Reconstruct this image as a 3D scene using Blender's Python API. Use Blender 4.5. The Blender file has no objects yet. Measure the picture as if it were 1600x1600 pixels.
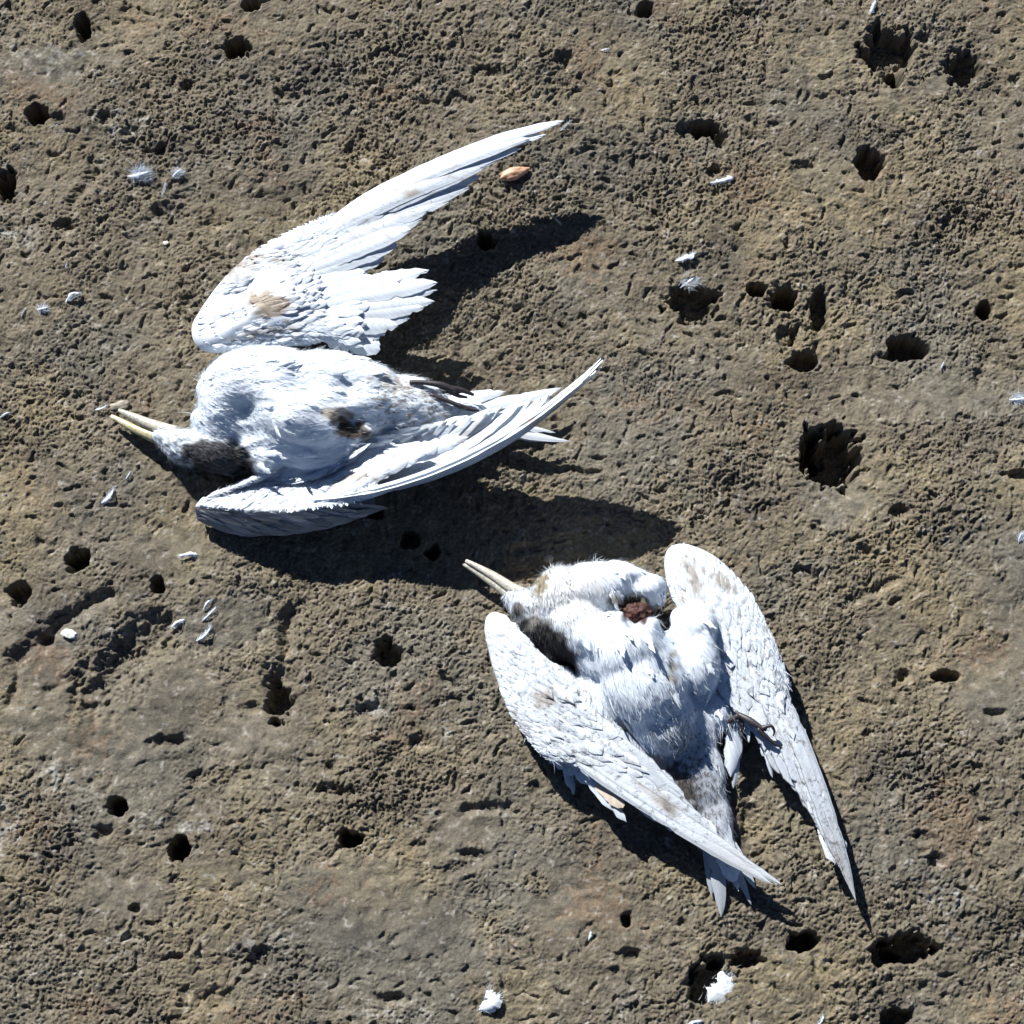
import bpy, math, random
import numpy as np
from mathutils import Vector, noise as mnoise

# ------------------------------------------------------------------ camera, sky, sun, exposure
S = bpy.context.scene
C = S.collection
TILT = math.radians(15.0)
DIST = 2.0
MPP = 1.0 / 1600.0                      # metres per photo pixel at the centre of the picture
cam_d = bpy.data.cameras.new('camera')
cam = bpy.data.objects.new('camera', cam_d)
C.objects.link(cam)
CAM = np.array([0.0, -DIST * math.sin(TILT), DIST * math.cos(TILT)])
cam.location = CAM
cam.rotation_euler = (TILT, 0, 0)
cam_d.sensor_width = 36.0
cam_d.lens = 36.0 * DIST / 1.0
cam_d.clip_start = 0.05
cam_d.clip_end = 500.0
S.camera = cam

SUN_EL = math.radians(35.0)
PHI = math.radians(31.0)
to_sun = Vector((-math.sin(PHI) * math.cos(SUN_EL), math.cos(PHI) * math.cos(SUN_EL), math.sin(SUN_EL)))
world = bpy.data.worlds.new('World')
S.world = world
world.use_nodes = True
wn = world.node_tree
wn.nodes.clear()
sky = wn.nodes.new('ShaderNodeTexSky')
sky.sky_type = 'NISHITA'
sky.sun_disc = False
sky.sun_elevation = SUN_EL
sky.sun_rotation = math.atan2(to_sun.x, to_sun.y)
sky.air_density = 0.5
sky.dust_density = 0.1
sky.ozone_density = 3.0
bg = wn.nodes.new('ShaderNodeBackground')
bg.inputs['Strength'].default_value = 0.05
wo = wn.nodes.new('ShaderNodeOutputWorld')
wn.links.new(sky.outputs[0], bg.inputs[0])
wn.links.new(bg.outputs[0], wo.inputs[0])
sun_d = bpy.data.lights.new('sun', 'SUN')
sun_d.energy = 5.0
sun_d.angle = math.radians(0.5)
sun_d.color = (1.0, 0.975, 0.93)
sun = bpy.data.objects.new('sun', sun_d)
sun.rotation_euler = to_sun.to_track_quat('Z', 'Y').to_euler()
C.objects.link(sun)
S.view_settings.view_transform = 'Standard'
S.view_settings.look = 'None'
S.view_settings.gamma = 1.0
S.view_settings.use_curve_mapping = False
S.view_settings.exposure = 0.95
S.cycles.max_bounces = 10
S.cycles.transmission_bounces = 8
S.cycles.diffuse_bounces = 5

rng = np.random.default_rng(7)
random.seed(7)
ct, st = math.cos(TILT), math.sin(TILT)


def at(px, py, h=0.0):
    """world point at height h (metres) seen at photo pixel px, py"""
    cx = (px - 800.0) / 1600.0 / DIST
    cy = (800.0 - py) / 1600.0 / DIST
    d = np.array([cx, cy * ct + st, cy * st - ct])
    t = (h - CAM[2]) / d[2]
    return CAM + d * t


def proj(P):
    P = np.asarray(P, dtype=float) - CAM
    x = P[..., 0]
    y = P[..., 1] * ct + P[..., 2] * st
    z = -(-P[..., 1] * st + P[..., 2] * ct)
    return 800 + x / z * DIST * 1600, 800 - y / z * DIST * 1600


# ------------------------------------------------------------------ helpers
def tag(o, label=None, cat=None, group=None, kind=None):
    if label: o['label'] = label
    if cat: o['category'] = cat
    if group: o['group'] = group
    if kind: o['kind'] = kind
    return o


def empty(name, loc):
    o = bpy.data.objects.new(name, None)
    o.empty_display_size = 0.05
    o.location = loc
    C.objects.link(o)
    return o


PERM = rng.permutation(4096).astype(np.int64)
GRA = rng.uniform(0, 2 * np.pi, 4096)
GX, GY = np.cos(GRA).astype(np.float32), np.sin(GRA).astype(np.float32)


def perlin(x, y, seed=0):
    x = x + seed * 17.31
    y = y + seed * 9.77
    xi = np.floor(x).astype(np.int64)
    yi = np.floor(y).astype(np.int64)
    xf = (x - xi).astype(np.float32)
    yf = (y - yi).astype(np.float32)
    u = xf * xf * xf * (xf * (xf * 6 - 15) + 10)
    v = yf * yf * yf * (yf * (yf * 6 - 15) + 10)

    def g(ix, iy, dx, dy):
        k = PERM[(PERM[ix & 4095] + iy) & 4095]
        return GX[k] * dx + GY[k] * dy
    a = g(xi, yi, xf, yf)
    b = g(xi + 1, yi, xf - 1, yf)
    c = g(xi, yi + 1, xf, yf - 1)
    d = g(xi + 1, yi + 1, xf - 1, yf - 1)
    return ((a + (b - a) * u) * (1 - v) + (c + (d - c) * u) * v) * 1.5


def worley(x, y, seed=0):
    x = x + seed * 31.7; y = y + seed * 13.9
    xi = np.floor(x).astype(np.int64); yi = np.floor(y).astype(np.int64)
    xf = (x - xi).astype(np.float32); yf = (y - yi).astype(np.float32)
    f1 = np.full(x.shape, 9.0, np.float32); f2 = f1.copy()
    for i in (-1, 0, 1):
        for j in (-1, 0, 1):
            k = PERM[(PERM[(xi + i) & 4095] + yi + j) & 4095]
            d = np.hypot(i + 0.5 + 0.46 * GX[k] - xf, j + 0.5 + 0.46 * GY[k] - yf)
            f2 = np.minimum(f2, np.maximum(f1, d)); f1 = np.minimum(f1, d)
    return f1, f2


def smooth(e0, e1, x):
    t = np.clip((x - e0) / (e1 - e0), 0, 1)
    return t * t * (3 - 2 * t)


DIRT = [(1190, 1060, 190, 75, 60, 1.0), (1280, 1270, 150, 30, 68, 1.0), (880, 1110, 170, 90, 40, 1.0), (1000, 1230, 190, 40, 38, .9), (1085, 1200, 130, 55, 70, 1.0),
        (650, 635, 110, 45, 4, .95), (540, 660, 50, 30, 20, .8), (420, 775, 110, 26, -4, .6), (700, 680, 230, 40, -24, .45), (640, 320, 230, 45, -29, .7), (370, 470, 90, 60, -45, .45),
        (900, 930, 70, 60, 0, .35), (1050, 1000, 60, 60, 0, .4), (790, 1000, 25, 40, 0, .6)]


def dirt_mask(px, py):
    o = np.full(np.shape(px), 0.12)
    for (cx, cy, rl, rs, ang, k) in DIRT:
        a = math.radians(ang)
        x = ((px - cx) * math.cos(a) + (py - cy) * math.sin(a)) / rl
        y = (-(px - cx) * math.sin(a) + (py - cy) * math.cos(a)) / rs
        o = np.maximum(o, k * (1 - smooth(0.6, 1.2, np.sqrt(x * x + y * y))))
    return o


def mesh_from(name, V, F, mat, parent=None, col=None, fuv=None, smooth_shade=True):
    """V (n,3), F list of tuples or (m,k) array, optional per-vertex colour and feather coordinates"""
    me = bpy.data.meshes.new(name)
    if isinstance(F, np.ndarray):
        n, k = F.shape
        me.vertices.add(len(V))
        me.vertices.foreach_set('co', np.asarray(V, dtype=np.float32).ravel())
        me.loops.add(n * k)
        me.loops.foreach_set('vertex_index', F.astype(np.int32).ravel())
        me.polygons.add(n)
        me.polygons.foreach_set('loop_start', np.arange(0, n * k, k, dtype=np.int32))
        me.polygons.foreach_set('loop_total', np.full(n, k, dtype=np.int32))
        me.update(calc_edges=True)
    else:
        me.from_pydata([tuple(v) for v in V], [], F)
    me.polygons.foreach_set('use_smooth', np.full(len(me.polygons), smooth_shade))
    if col is not None:
        a = me.attributes.new('col', 'FLOAT_COLOR', 'POINT')
        c4 = np.ones((len(V), 4), dtype=np.float32)
        c4[:, :3] = col
        c4[:, 3] = 0.0
        if parent is not None and mat.name == 'feather':
            c4[:, 3] = dirt_mask(*proj(np.asarray(V, dtype=float)))
        a.data.foreach_set('color', c4.ravel())
    if fuv is not None:
        a = me.attributes.new('fuv', 'FLOAT_VECTOR', 'POINT')
        a.data.foreach_set('vector', np.asarray(fuv, dtype=np.float32).ravel())
    me.update()
    o = bpy.data.objects.new(name, me)
    me.materials.append(mat)
    C.objects.link(o)
    if parent is not None:
        o.parent = parent
        p = parent
        loc = Vector((0, 0, 0))
        while p is not None:
            loc += p.location
            p = p.parent
        # vertices are given in world space; shift them into the parent's space
        co = np.asarray(V, dtype=np.float32) - np.array(loc, dtype=np.float32)
        me.vertices.foreach_set('co', co.ravel())
        me.update()
    return o


# ------------------------------------------------------------------ materials
def new_mat(name):
    m = bpy.data.materials.new(name)
    m.use_nodes = True
    nt = m.node_tree
    return m, nt, nt.nodes['Principled BSDF']


def N(nt, typ, **kw):
    n = nt.nodes.new(typ)
    for k, v in kw.items():
        setattr(n, k, v)
    return n


def rock_material():
    m, nt, p = new_mat('weathered_rock')
    L = nt.links.new
    at_ = N(nt, 'ShaderNodeAttribute', attribute_name='col')
    tc = N(nt, 'ShaderNodeTexCoord')
    n1 = N(nt, 'ShaderNodeTexNoise')
    n1.inputs['Scale'].default_value = 420
    n1.inputs['Detail'].default_value = 4
    n1.inputs['Roughness'].default_value = 0.65
    L(tc.outputs['Object'], n1.inputs['Vector'])
    r = N(nt, 'ShaderNodeMapRange')
    r.inputs['From Min'].default_value = 0.3
    r.inputs['From Max'].default_value = 0.72
    r.inputs['To Min'].default_value = 0.72
    r.inputs['To Max'].default_value = 1.3
    L(n1.outputs['Fac'], r.inputs['Value'])
    mx = N(nt, 'ShaderNodeMix', data_type='RGBA', blend_type='MULTIPLY')
    mx.inputs[0].default_value = 1.0
    L(at_.outputs['Color'], mx.inputs[6])
    cb = N(nt, 'ShaderNodeCombineColor')
    for i in range(3): L(r.outputs[0], cb.inputs[i])
    L(cb.outputs[0], mx.inputs[7])
    L(mx.outputs[2], p.inputs['Base Color'])
    p.inputs['Roughness'].default_value = 0.85
    p.inputs['Specular IOR Level'].default_value = 0.25
    n2 = N(nt, 'ShaderNodeTexNoise')
    n2.inputs['Scale'].default_value = 600
    n2.inputs['Detail'].default_value = 3
    L(tc.outputs['Object'], n2.inputs['Vector'])
    b = N(nt, 'ShaderNodeBump')
    b.inputs['Strength'].default_value = 0.6
    b.inputs['Distance'].default_value = 0.0008
    L(n2.outputs['Fac'], b.inputs['Height'])
    # away from the finely meshed middle the grain is too small for the mesh: relief comes from bump there
    v3 = N(nt, 'ShaderNodeTexVoronoi'); v3.inputs['Scale'].default_value = 210; v3.inputs['Randomness'].default_value = 1.0
    n3 = N(nt, 'ShaderNodeTexNoise'); n3.inputs['Scale'].default_value = 110; n3.inputs['Detail'].default_value = 6; n3.inputs['Distortion'].default_value = 0.6
    L(tc.outputs['Object'], v3.inputs['Vector']); L(tc.outputs['Object'], n3.inputs['Vector'])
    sb = N(nt, 'ShaderNodeMath', operation='SUBTRACT'); L(n3.outputs['Fac'], sb.inputs[0]); L(v3.outputs['Distance'], sb.inputs[1])
    fm = N(nt, 'ShaderNodeMath', operation='MULTIPLY'); hv = N(nt, 'ShaderNodeMath', operation='MULTIPLY_ADD'); hv.inputs[1].default_value = -0.35; L(v3.outputs['Distance'], hv.inputs[0]); L(n3.outputs['Fac'], hv.inputs[2]); L(hv.outputs[0], fm.inputs[0]); L(at_.outputs['Alpha'], fm.inputs[1])
    b3 = N(nt, 'ShaderNodeBump'); b3.inputs['Strength'].default_value = 1.0; b3.inputs['Distance'].default_value = 0.0045
    L(fm.outputs[0], b3.inputs['Height']); L(b3.outputs[0], b.inputs['Normal'])
    L(b.outputs[0], p.inputs['Normal'])
    return m


def feather_material():
    m, nt, p = new_mat('feather')
    L = nt.links.new
    col = N(nt, 'ShaderNodeAttribute', attribute_name='col')
    fu = N(nt, 'ShaderNodeAttribute', attribute_name='fuv')
    sp = N(nt, 'ShaderNodeSeparateXYZ')
    L(fu.outputs['Vector'], sp.inputs[0])
    ab = N(nt, 'ShaderNodeMath', operation='ABSOLUTE')
    L(sp.outputs[0], ab.inputs[0])
    # barb coordinate: along minus sideways, so the barbs slant outward and to the tip
    k1 = N(nt, 'ShaderNodeMath', operation='MULTIPLY'); k1.inputs[1].default_value = 520.0
    L(sp.outputs[1], k1.inputs[0])
    k2 = N(nt, 'ShaderNodeMath', operation='MULTIPLY'); k2.inputs[1].default_value = 3.2
    L(ab.outputs[0], k2.inputs[0])
    su = N(nt, 'ShaderNodeMath', operation='SUBTRACT')
    L(k1.outputs[0], su.inputs[0]); L(k2.outputs[0], su.inputs[1])
    cx = N(nt, 'ShaderNodeCombineXYZ')
    L(su.outputs[0], cx.inputs[0])
    rz = N(nt, 'ShaderNodeMath', operation='MULTIPLY'); rz.inputs[1].default_value = 91.0
    L(sp.outputs[2], rz.inputs[0]); L(rz.outputs[0], cx.inputs[1])
    n = N(nt, 'ShaderNodeTexNoise'); n.inputs['Scale'].default_value = 1.0; n.inputs['Detail'].default_value = 2
    L(cx.outputs[0], n.inputs['Vector'])
    r = N(nt, 'ShaderNodeMapRange')
    r.inputs['From Min'].default_value = 0.3; r.inputs['From Max'].default_value = 0.6
    r.inputs['To Min'].default_value = 0.80; r.inputs['To Max'].default_value = 1.0
    L(n.outputs['Fac'], r.inputs['Value'])
    # grime: small brown-grey specks
    tc = N(nt, 'ShaderNodeTexCoord')
    g = N(nt, 'ShaderNodeTexNoise'); g.inputs['Scale'].default_value = 170; g.inputs['Detail'].default_value = 6
    g.inputs['Roughness'].default_value = 0.75
    L(tc.outputs['Object'], g.inputs['Vector'])
    gr = N(nt, 'ShaderNodeMapRange')
    gr.inputs['From Min'].default_value = 0.70; gr.inputs['From Max'].default_value = 0.83
    gr.inputs['To Min'].default_value = 0.0; gr.inputs['To Max'].default_value = 0.80
    ad = N(nt, 'ShaderNodeMath', operation='MULTIPLY_ADD'); ad.inputs[1].default_value = 0.185
    L(col.outputs['Alpha'], ad.inputs[0]); L(g.outputs['Fac'], ad.inputs[2])
    L(ad.outputs[0], gr.inputs['Value'])
    mx = N(nt, 'ShaderNodeMix', data_type='RGBA', blend_type='MULTIPLY'); mx.inputs[0].default_value = 1.0
    cb = N(nt, 'ShaderNodeCombineColor')
    for i in range(3): L(r.outputs[0], cb.inputs[i])
    L(col.outputs['Color'], mx.inputs[6]); L(cb.outputs[0], mx.inputs[7])
    m2 = N(nt, 'ShaderNodeMix', data_type='RGBA', blend_type='MULTIPLY')
    L(gr.outputs[0], m2.inputs[0]); L(mx.outputs[2], m2.inputs[6])
    m2.inputs[7].default_value = (0.17, 0.135, 0.105, 1)
    L(m2.outputs[2], p.inputs['Base Color'])
    p.inputs['Roughness'].default_value = 0.55
    p.inputs['Specular IOR Level'].default_value = 0.3
    b = N(nt, 'ShaderNodeBump'); b.inputs['Strength'].default_value = 0.35; b.inputs['Distance'].default_value = 0.0004
    L(n.outputs['Fac'], b.inputs['Height']); L(b.outputs[0], p.inputs['Normal'])
    tr = N(nt, 'ShaderNodeBsdfTranslucent')
    L(m2.outputs[2], tr.inputs['Color'])
    ms = N(nt, 'ShaderNodeMixShader'); ms.inputs[0].default_value = 0.15
    out = nt.nodes['Material Output']
    L(p.outputs[0], ms.inputs[1]); L(tr.outputs[0], ms.inputs[2]); L(ms.outputs[0], out.inputs['Surface'])
    return m


def skin_material(name, rough=0.45, bump=0.0004, scale=500):
    m, nt, p = new_mat(name)
    L = nt.links.new
    col = N(nt, 'ShaderNodeAttribute', attribute_name='col')
    tc = N(nt, 'ShaderNodeTexCoord')
    n = N(nt, 'ShaderNodeTexNoise'); n.inputs['Scale'].default_value = scale; n.inputs['Detail'].default_value = 4
    L(tc.outputs['Object'], n.inputs['Vector'])
    r = N(nt, 'ShaderNodeMapRange')
    r.inputs['From Min'].default_value = 0.3; r.inputs['From Max'].default_value = 0.7
    r.inputs['To Min'].default_value = 0.55; r.inputs['To Max'].default_value = 1.25
    L(n.outputs['Fac'], r.inputs['Value'])
    mx = N(nt, 'ShaderNodeMix', data_type='RGBA', blend_type='MULTIPLY'); mx.inputs[0].default_value = 1.0
    cb = N(nt, 'ShaderNodeCombineColor')
    for i in range(3): L(r.outputs[0], cb.inputs[i])
    L(col.outputs['Color'], mx.inputs[6]); L(cb.outputs[0], mx.inputs[7])
    L(mx.outputs[2], p.inputs['Base Color'])
    p.inputs['Roughness'].default_value = rough
    b = N(nt, 'ShaderNodeBump'); b.inputs['Strength'].default_value = 0.6; b.inputs['Distance'].default_value = bump
    L(n.outputs['Fac'], b.inputs['Height']); L(b.outputs[0], p.inputs['Normal'])
    return m


M_ROCK = rock_material()
M_FEATHER = feather_material()
M_HORN = skin_material('beak_horn', 0.4)
M_SKIN = skin_material('leg_skin', 0.5)
M_FLESH = skin_material('dried_flesh', 0.75, 0.0015, 260)
M_SHELL = skin_material('shell', 0.5, 0.0003, 300)

# ------------------------------------------------------------------ ground
def axis(lo, hi, step, n_out=36, grow=1.3):
    c = np.arange(lo, hi + step / 2, step)
    o = np.cumsum(step * grow ** np.arange(1, n_out + 1))
    return np.concatenate([(lo - o)[::-1], c, c[-1] + o])


# pits: px, py, rx, ry, depth(mm), softness
PITS = [
 (372,75,20,14,26,.3),(130,42,13,20,20,.35),(58,178,15,17,26,.3),(3,285,18,23,24,.35),(100,352,18,15,12,.6),
 (165,182,14,11,10,.6),(292,138,13,9,12,.5),(395,10,14,9,20,.4),(92,185,12,10,10,.6),(205,205,12,7,9,.6),(252,235,11,10,12,.5),
 (760,375,15,14,30,.25),(560,248,26,18,10,.7),(462,152,30,18,9,.8),(765,118,30,12,10,.7),(885,97,22,14,10,.7),
 (1010,12,13,12,14,.5),(1168,27,36,18,9,.7),(1385,80,40,32,17,.45),(1396,122,15,15,34,.3),(1508,106,28,24,15,.5),
 (1100,198,19,14,26,.3),(1072,200,16,12,12,.5),(1125,214,13,12,14,.5),(1356,256,21,24,22,.3),(1256,260,19,10,9,.6),
 (1085,470,36,30,17,.4),(1182,450,14,10,20,.35),(1228,468,22,20,30,.28),(1283,480,14,26,15,.5),(1230,525,17,15,13,.5),
 (1256,562,22,14,18,.4),(1420,542,32,20,26,.35),(1538,485,13,13,22,.3),(1300,712,46,46,34,.35),(1272,700,22,22,14,.5),
 (1405,800,16,11,12,.5),(1592,745,28,9,12,.6),(1480,1056,19,9,14,.4),(1412,1055,11,10,12,.4),(120,872,19,17,28,.3),
 (30,925,18,15,17,.45),(245,912,11,11,14,.4),(605,1018,22,20,18,.45),(280,1330,18,18,32,.25),(183,1262,14,13,28,.3),
 (162,1300,18,14,12,.5),(545,1310,20,12,30,.3),(260,1160,30,12,12,.5),(1255,1470,21,17,28,.3),(1425,1480,36,24,22,.35),
 (1380,1492,24,18,16,.4),(1165,1497,24,14,16,.4),(1115,1500,18,12,14,.4),(1112,1535,30,34,19,.4),(1400,1590,22,14,14,.4),
 (985,1492,18,11,11,.5),(980,1440,9,12,14,.4),(402,1500,36,22,12,.6),(578,1112,26,12,9,.6),(515,1238,42,13,10,.6),
 (1460,1345,18,12,11,.6),(1200,1175,40,30,5,.8),(640,842,14,14,20,.3),(676,862,12,12,20,.3),(585,800,12,12,16,.4),
 (1500,355,44,28,8,.8),(980,255,40,34,7,.8),(1555,1115,20,8,8,.6),(1175,1285,22,30,8,.6),(435,1095,16,30,14,.5),
 (1445,60,14,8,8,.6),(690,325,20,16,8,.6),(1530,585,12,10,8,.5),(820,855,20,9,9,.6),(1115,265,12,10,9,.5),
 (1245,525,10,22,12,.4),(265,335,36,16,8,.7),(330,350,24,12,8,.7),(1440,1310,20,10,7,.7),(70,1000,12,10,12,.5),
 (560,1120,26,20,6,.8),(395,1105,18,10,8,.6),(310,1215,16,12,9,.6),(660,1160,18,14,8,.6),(730,1335,26,8,9,.6),
 (1150,765,34,22,8,.8),(1195,800,26,14,8,.8),(610,1560,30,10,10,.6),(340,1560,36,16,9,.7),(210,1420,9,8,12,.4),(275,1495,10,7,9,.5),
]
# trenches: list of points, half width px, depth mm
TRENCH = [([(25,1035),(95,970),(170,928)],12,13),([(150,1085),(190,1035),(245,985)],32,22),([(452,955),(447,1012)],10,12),
          ([(437,1050),(440,1100)],20,20),([(255,1300),(330,1240),(400,1205)],20,6),([(120,1060),(75,1080)],10,7),
          ([(620,1180),(600,1215)],12,7),([(700,1365),(760,1340)],9,7),([(150,270),(110,320)],9,8),([(1330,940),(1400,905)],8,7),
          ([(730,1265),(790,1262)],8,8),([(15,1100),(28,1060)],7,8)]
# smooth worn patches: px, py, rx, ry
SMOOTH = [(170,1120,120,90),(560,1400,120,70),(380,1130,60,60),(860,1390,80,60),(1560,900,50,60),(1540,1080,60,60),(275,1085,75,60),(95,1040,55,45),(345,975,70,40),(620,1440,150,60),(1330,775,50,32),(1575,1000,60,95),(40,1150,50,40),
          (300,1230,60,50),(730,1300,60,40),(205,1400,60,30),(900,1420,90,50),(1470,620,90,35),(250,860,70,30),(200,960,50,40),
          (1390,160,40,18),(1450,130,40,16),(90,100,80,40),(350,1370,50,25)]
PALE = [(578,1105,32,20),(395,1478,36,24),(610,1590,60,22),(15,1290,25,40),(705,1140,24,28),(100,1215,50,25),(230,1290,30,15),
        (195,195,40,22),(25,365,40,25),(300,1290,30,14),(70,90,50,25),(1470,1400,40,30),(190,1480,30,20),(340,510,30,30)]
OCHRE = [(330,1370,70,40),(1250,60,90,50),(720,1180,90,40),(900,90,140,60),(1400,170,60,25),(520,1140,60,45),(1330,770,60,45),
         (1120,330,90,60),(1400,880,120,60),(1420,1080,120,80),(600,1350,80,50),(480,1300,90,50),(1290,1500,80,50),(90,30,80,40),(1310,330,120,60),(1100,490,60,70),(1000,140,90,50)]
DARK = [(480,120,110,50),(980,260,90,70),(1480,350,110,50),(1180,780,90,60),(250,220,120,70),(180,1070,60,60),(340,1260,70,50),
        (1450,1200,120,70),(420,1510,80,40),(1180,30,80,40),(600,1240,120,50),(820,700,0,0),(80,1330,60,60),(1500,1420,90,60),(360,200,110,60),(700,60,130,50),(1500,820,100,60)]


def ell(px, py, lst, power=1.0):
    o = np.zeros_like(px)
    for (a, b, rx, ry) in lst:
        if rx == 0: continue
        d = ((px - a) / rx) ** 2 + ((py - b) / ry) ** 2
        o = np.maximum(o, np.exp(-d * power))
    return o


def make_ground():
    step = 0.00112
    xs = axis(-0.555, 0.555, step)
    ys = axis(-0.505, 0.575, step)
    X, Y = np.meshgrid(xs, ys)
    X = X.ravel(); Y = Y.ravel()
    nx, ny = len(xs), len(ys)
    px, py = proj(np.stack([X, Y, np.zeros_like(X)], 1))
    # only inside the neighbourhood do the pixel features mean something
    sp = np.maximum(np.gradient(xs)[None, :].repeat(ny, 0).ravel(), np.gradient(ys)[:, None].repeat(nx, 1).ravel())
    fine_ok = 1 - smooth(0.002, 0.006, sp)
    mid_ok = 1 - smooth(0.01, 0.03, sp)
    wx = perlin(X * 45, Y * 45, 1) * 0.006 + perlin(X * 150, Y * 150, 2) * 0.0016
    wy = perlin(X * 45, Y * 45, 3) * 0.006 + perlin(X * 150, Y * 150, 4) * 0.0016
    # local lay of the fine relief: streaks lean one way on the left and the other on the right
    u = X + wx; v = Y + wy
    ang = 0.45 + 0.04 * perlin(X * 2.2, Y * 2.2, 5)
    ca, sa = np.cos(ang), np.sin(ang)
    a = u * ca + v * sa
    b = -u * sa + v * ca
    n1 = perlin(a * 120, b * 190, 11)
    n2 = perlin(a * 210, b * 300, 12)
    n3 = perlin(a * 360, b * 480, 13)
    n4 = perlin(u * 60, v * 75, 14)
    rid = 1 - np.abs(n1) * 2.2
    rid2 = 1 - np.abs(n2) * 2.2
    cell = np.clip(n1 * 1.6, -1.0, 0.55)
    rough = 0.55 + 0.75 * smooth(-0.5, 0.5, perlin(X * 9, Y * 9, 15))
    sm = ell(px, py, SMOOTH, 0.75)
    sm = np.clip(sm * 1.3, 0, 1) * smooth(-0.5, 0.1, perlin(X * 30, Y * 30, 16) + 0.25)
    dk = ell(px, py, DARK)
    amp = 0.86 * rough * (1 - 0.80 * sm) * (1 + 0.45 * dk)
    f1, f2 = worley(a * 205, b * 255, 1)
    g1, g2 = worley(a * 340, b * 440, 2)
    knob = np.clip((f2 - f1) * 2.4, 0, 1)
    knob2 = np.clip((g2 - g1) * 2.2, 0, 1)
    hv = perlin(u * 100, v * 100, 17)
    H = amp * fine_ok * (0.0014 * knob * (0.7 + 0.9 * hv) + 0.0010 * (0.6 - f1) + 0.0010 * knob2 + 0.0008 * cell + 0.0014 * n3
                         + 0.0007 * perlin(u * 620, v * 620, 18))
    # scattered little pockmarks
    pk = perlin(u * 95, v * 95, 21)
    H -= fine_ok * (1 - 0.7 * sm) * 0.0030 * smooth(0.40, 0.66, pk)
    pk2 = perlin(u * 38, v * 38, 22)
    H -= mid_ok * (1 - 0.7 * sm) * 0.0035 * smooth(0.60, 0.80, pk2)
    H += mid_ok * 0.0016 * n4
    H += mid_ok * (0.0035 * perlin(X * 17, Y * 17, 23) + 0.006 * perlin(X * 6, Y * 6, 24))
    H += 0.008 * perlin(X * 1.7, Y * 1.7, 25) * (1 + 3 * smooth(1.0, 4.0, np.hypot(X, Y)))
    H += 0.25 * smooth(3, 30, np.hypot(X, Y)) * perlin(X * 0.2, Y * 0.2, 26)
    # knobbly outcrops in the rough dark patches
    H += fine_ok * dk * 0.0016 * (1 - np.abs(perlin(u * 130, v * 130, 27)) * 2.5)
    jag = perlin(X * 55, Y * 55, 31) * 0.42 + perlin(X * 130, Y * 130, 32) * 0.30 + perlin(X * 280, Y * 280, 33) * 0.12
    pitm = np.zeros_like(X)
    for (a0, b0, rx, ry, dep, soft) in PITS:
        if dep <= 13: rx, ry, dep, soft = rx * .75, ry * .8, dep * .42, min(.95, soft + .25)
        else: rx, ry = rx * .93, ry * .95
        m = (np.abs(px - a0) < rx * 2.6) & (np.abs(py - b0) < ry * 2.6)
        r = np.sqrt(((px[m] - a0) / rx) ** 2 + ((py[m] - b0) / ry) ** 2) + jag[m] * 1.0
        k = 1 - smooth(1 - soft * 0.7, 1 + soft * 0.75, r)
        H[m] -= k * dep * 0.0016
        pitm[m] = np.maximum(pitm[m], k * min(1, dep / 25))
    for (pts, w, dep) in TRENCH:
        best = np.full(len(X), 1e9)
        lo = np.min(pts, 0) - 4 * w; hi = np.max(pts, 0) + 4 * w
        m = (px > lo[0]) & (px < hi[0]) & (py > lo[1]) & (py < hi[1])
        qx, qy = px[m], py[m]
        bb = np.full(len(qx), 1e9)
        for (p0, p1) in zip(pts[:-1], pts[1:]):
            dx, dy = p1[0] - p0[0], p1[1] - p0[1]
            t = np.clip(((qx - p0[0]) * dx + (qy - p0[1]) * dy) / (dx * dx + dy * dy), 0, 1)
            bb = np.minimum(bb, np.hypot(qx - p0[0] - t * dx, qy - p0[1] - t * dy))
        k = 1 - smooth(0.0, 1.7, bb / w + jag[m] * 1.0)
        H[m] -= k * dep * 0.00062
    # keep the rock low under the two birds
    # colour
    c_mid = np.array([0.205, 0.170, 0.115])
    c_och = np.array([0.270, 0.212, 0.122])
    c_grey = np.array([0.185, 0.168, 0.135])
    c_dark = np.array([0.095, 0.080, 0.062])
    c_pale = np.array([0.34, 0.32, 0.28])
    c_rust = np.array([0.21, 0.135, 0.08])
    col = np.tile(c_mid, (len(X), 1))

    def mixc(c, k):
        nonlocal col
        k = np.clip(k, 0, 1)[:, None]
        col = col * (1 - k) + c * k
    q1 = perlin(X * 7, Y * 7, 41); q2 = perlin(X * 23, Y * 23, 42); q3 = perlin(X * 90, Y * 90, 43); q4 = perlin(X * 260, Y * 260, 44)
    mixc(c_grey, 0.6 * smooth(-0.1, 0.5, q1 + 0.5 * q2))
    mixc(c_och, 0.62 * smooth(0.0, 0.6, perlin(X * 9, Y * 9, 45) + 0.6 * q2 + 0.3 * q3) + 0.55 * ell(px, py, OCHRE) * (0.7 + q3))
    mixc(c_grey, 0.40 * sm)
    mixc(c_dark, 0.60 * dk * smooth(-0.5, 0.4, q2 + q3) + 0.5 * smooth(0.25, 0.6, perlin(X * 15, Y * 15, 46) + 0.5 * q3))
    mixc(c_rust, 0.5 * smooth(0.45, 0.75, perlin(X * 12, Y * 12, 47) + 0.4 * q3))
    mixc(c_pale, 0.75 * ell(px, py, PALE) * smooth(-0.2, 0.4, q3 + q4) + 0.5 * smooth(0.62, 0.8, q3 + q4 * .8))
    # darker tone in the low pores between the knobs
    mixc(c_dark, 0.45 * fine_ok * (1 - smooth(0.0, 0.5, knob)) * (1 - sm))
    col *= np.array([0.655, 0.685, 0.725])
    col *= (1 + 0.26 * q3 + 0.20 * q4)[:, None]
    j = np.arange(ny - 1)[:, None] * nx + np.arange(nx - 1)[None, :]
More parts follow.
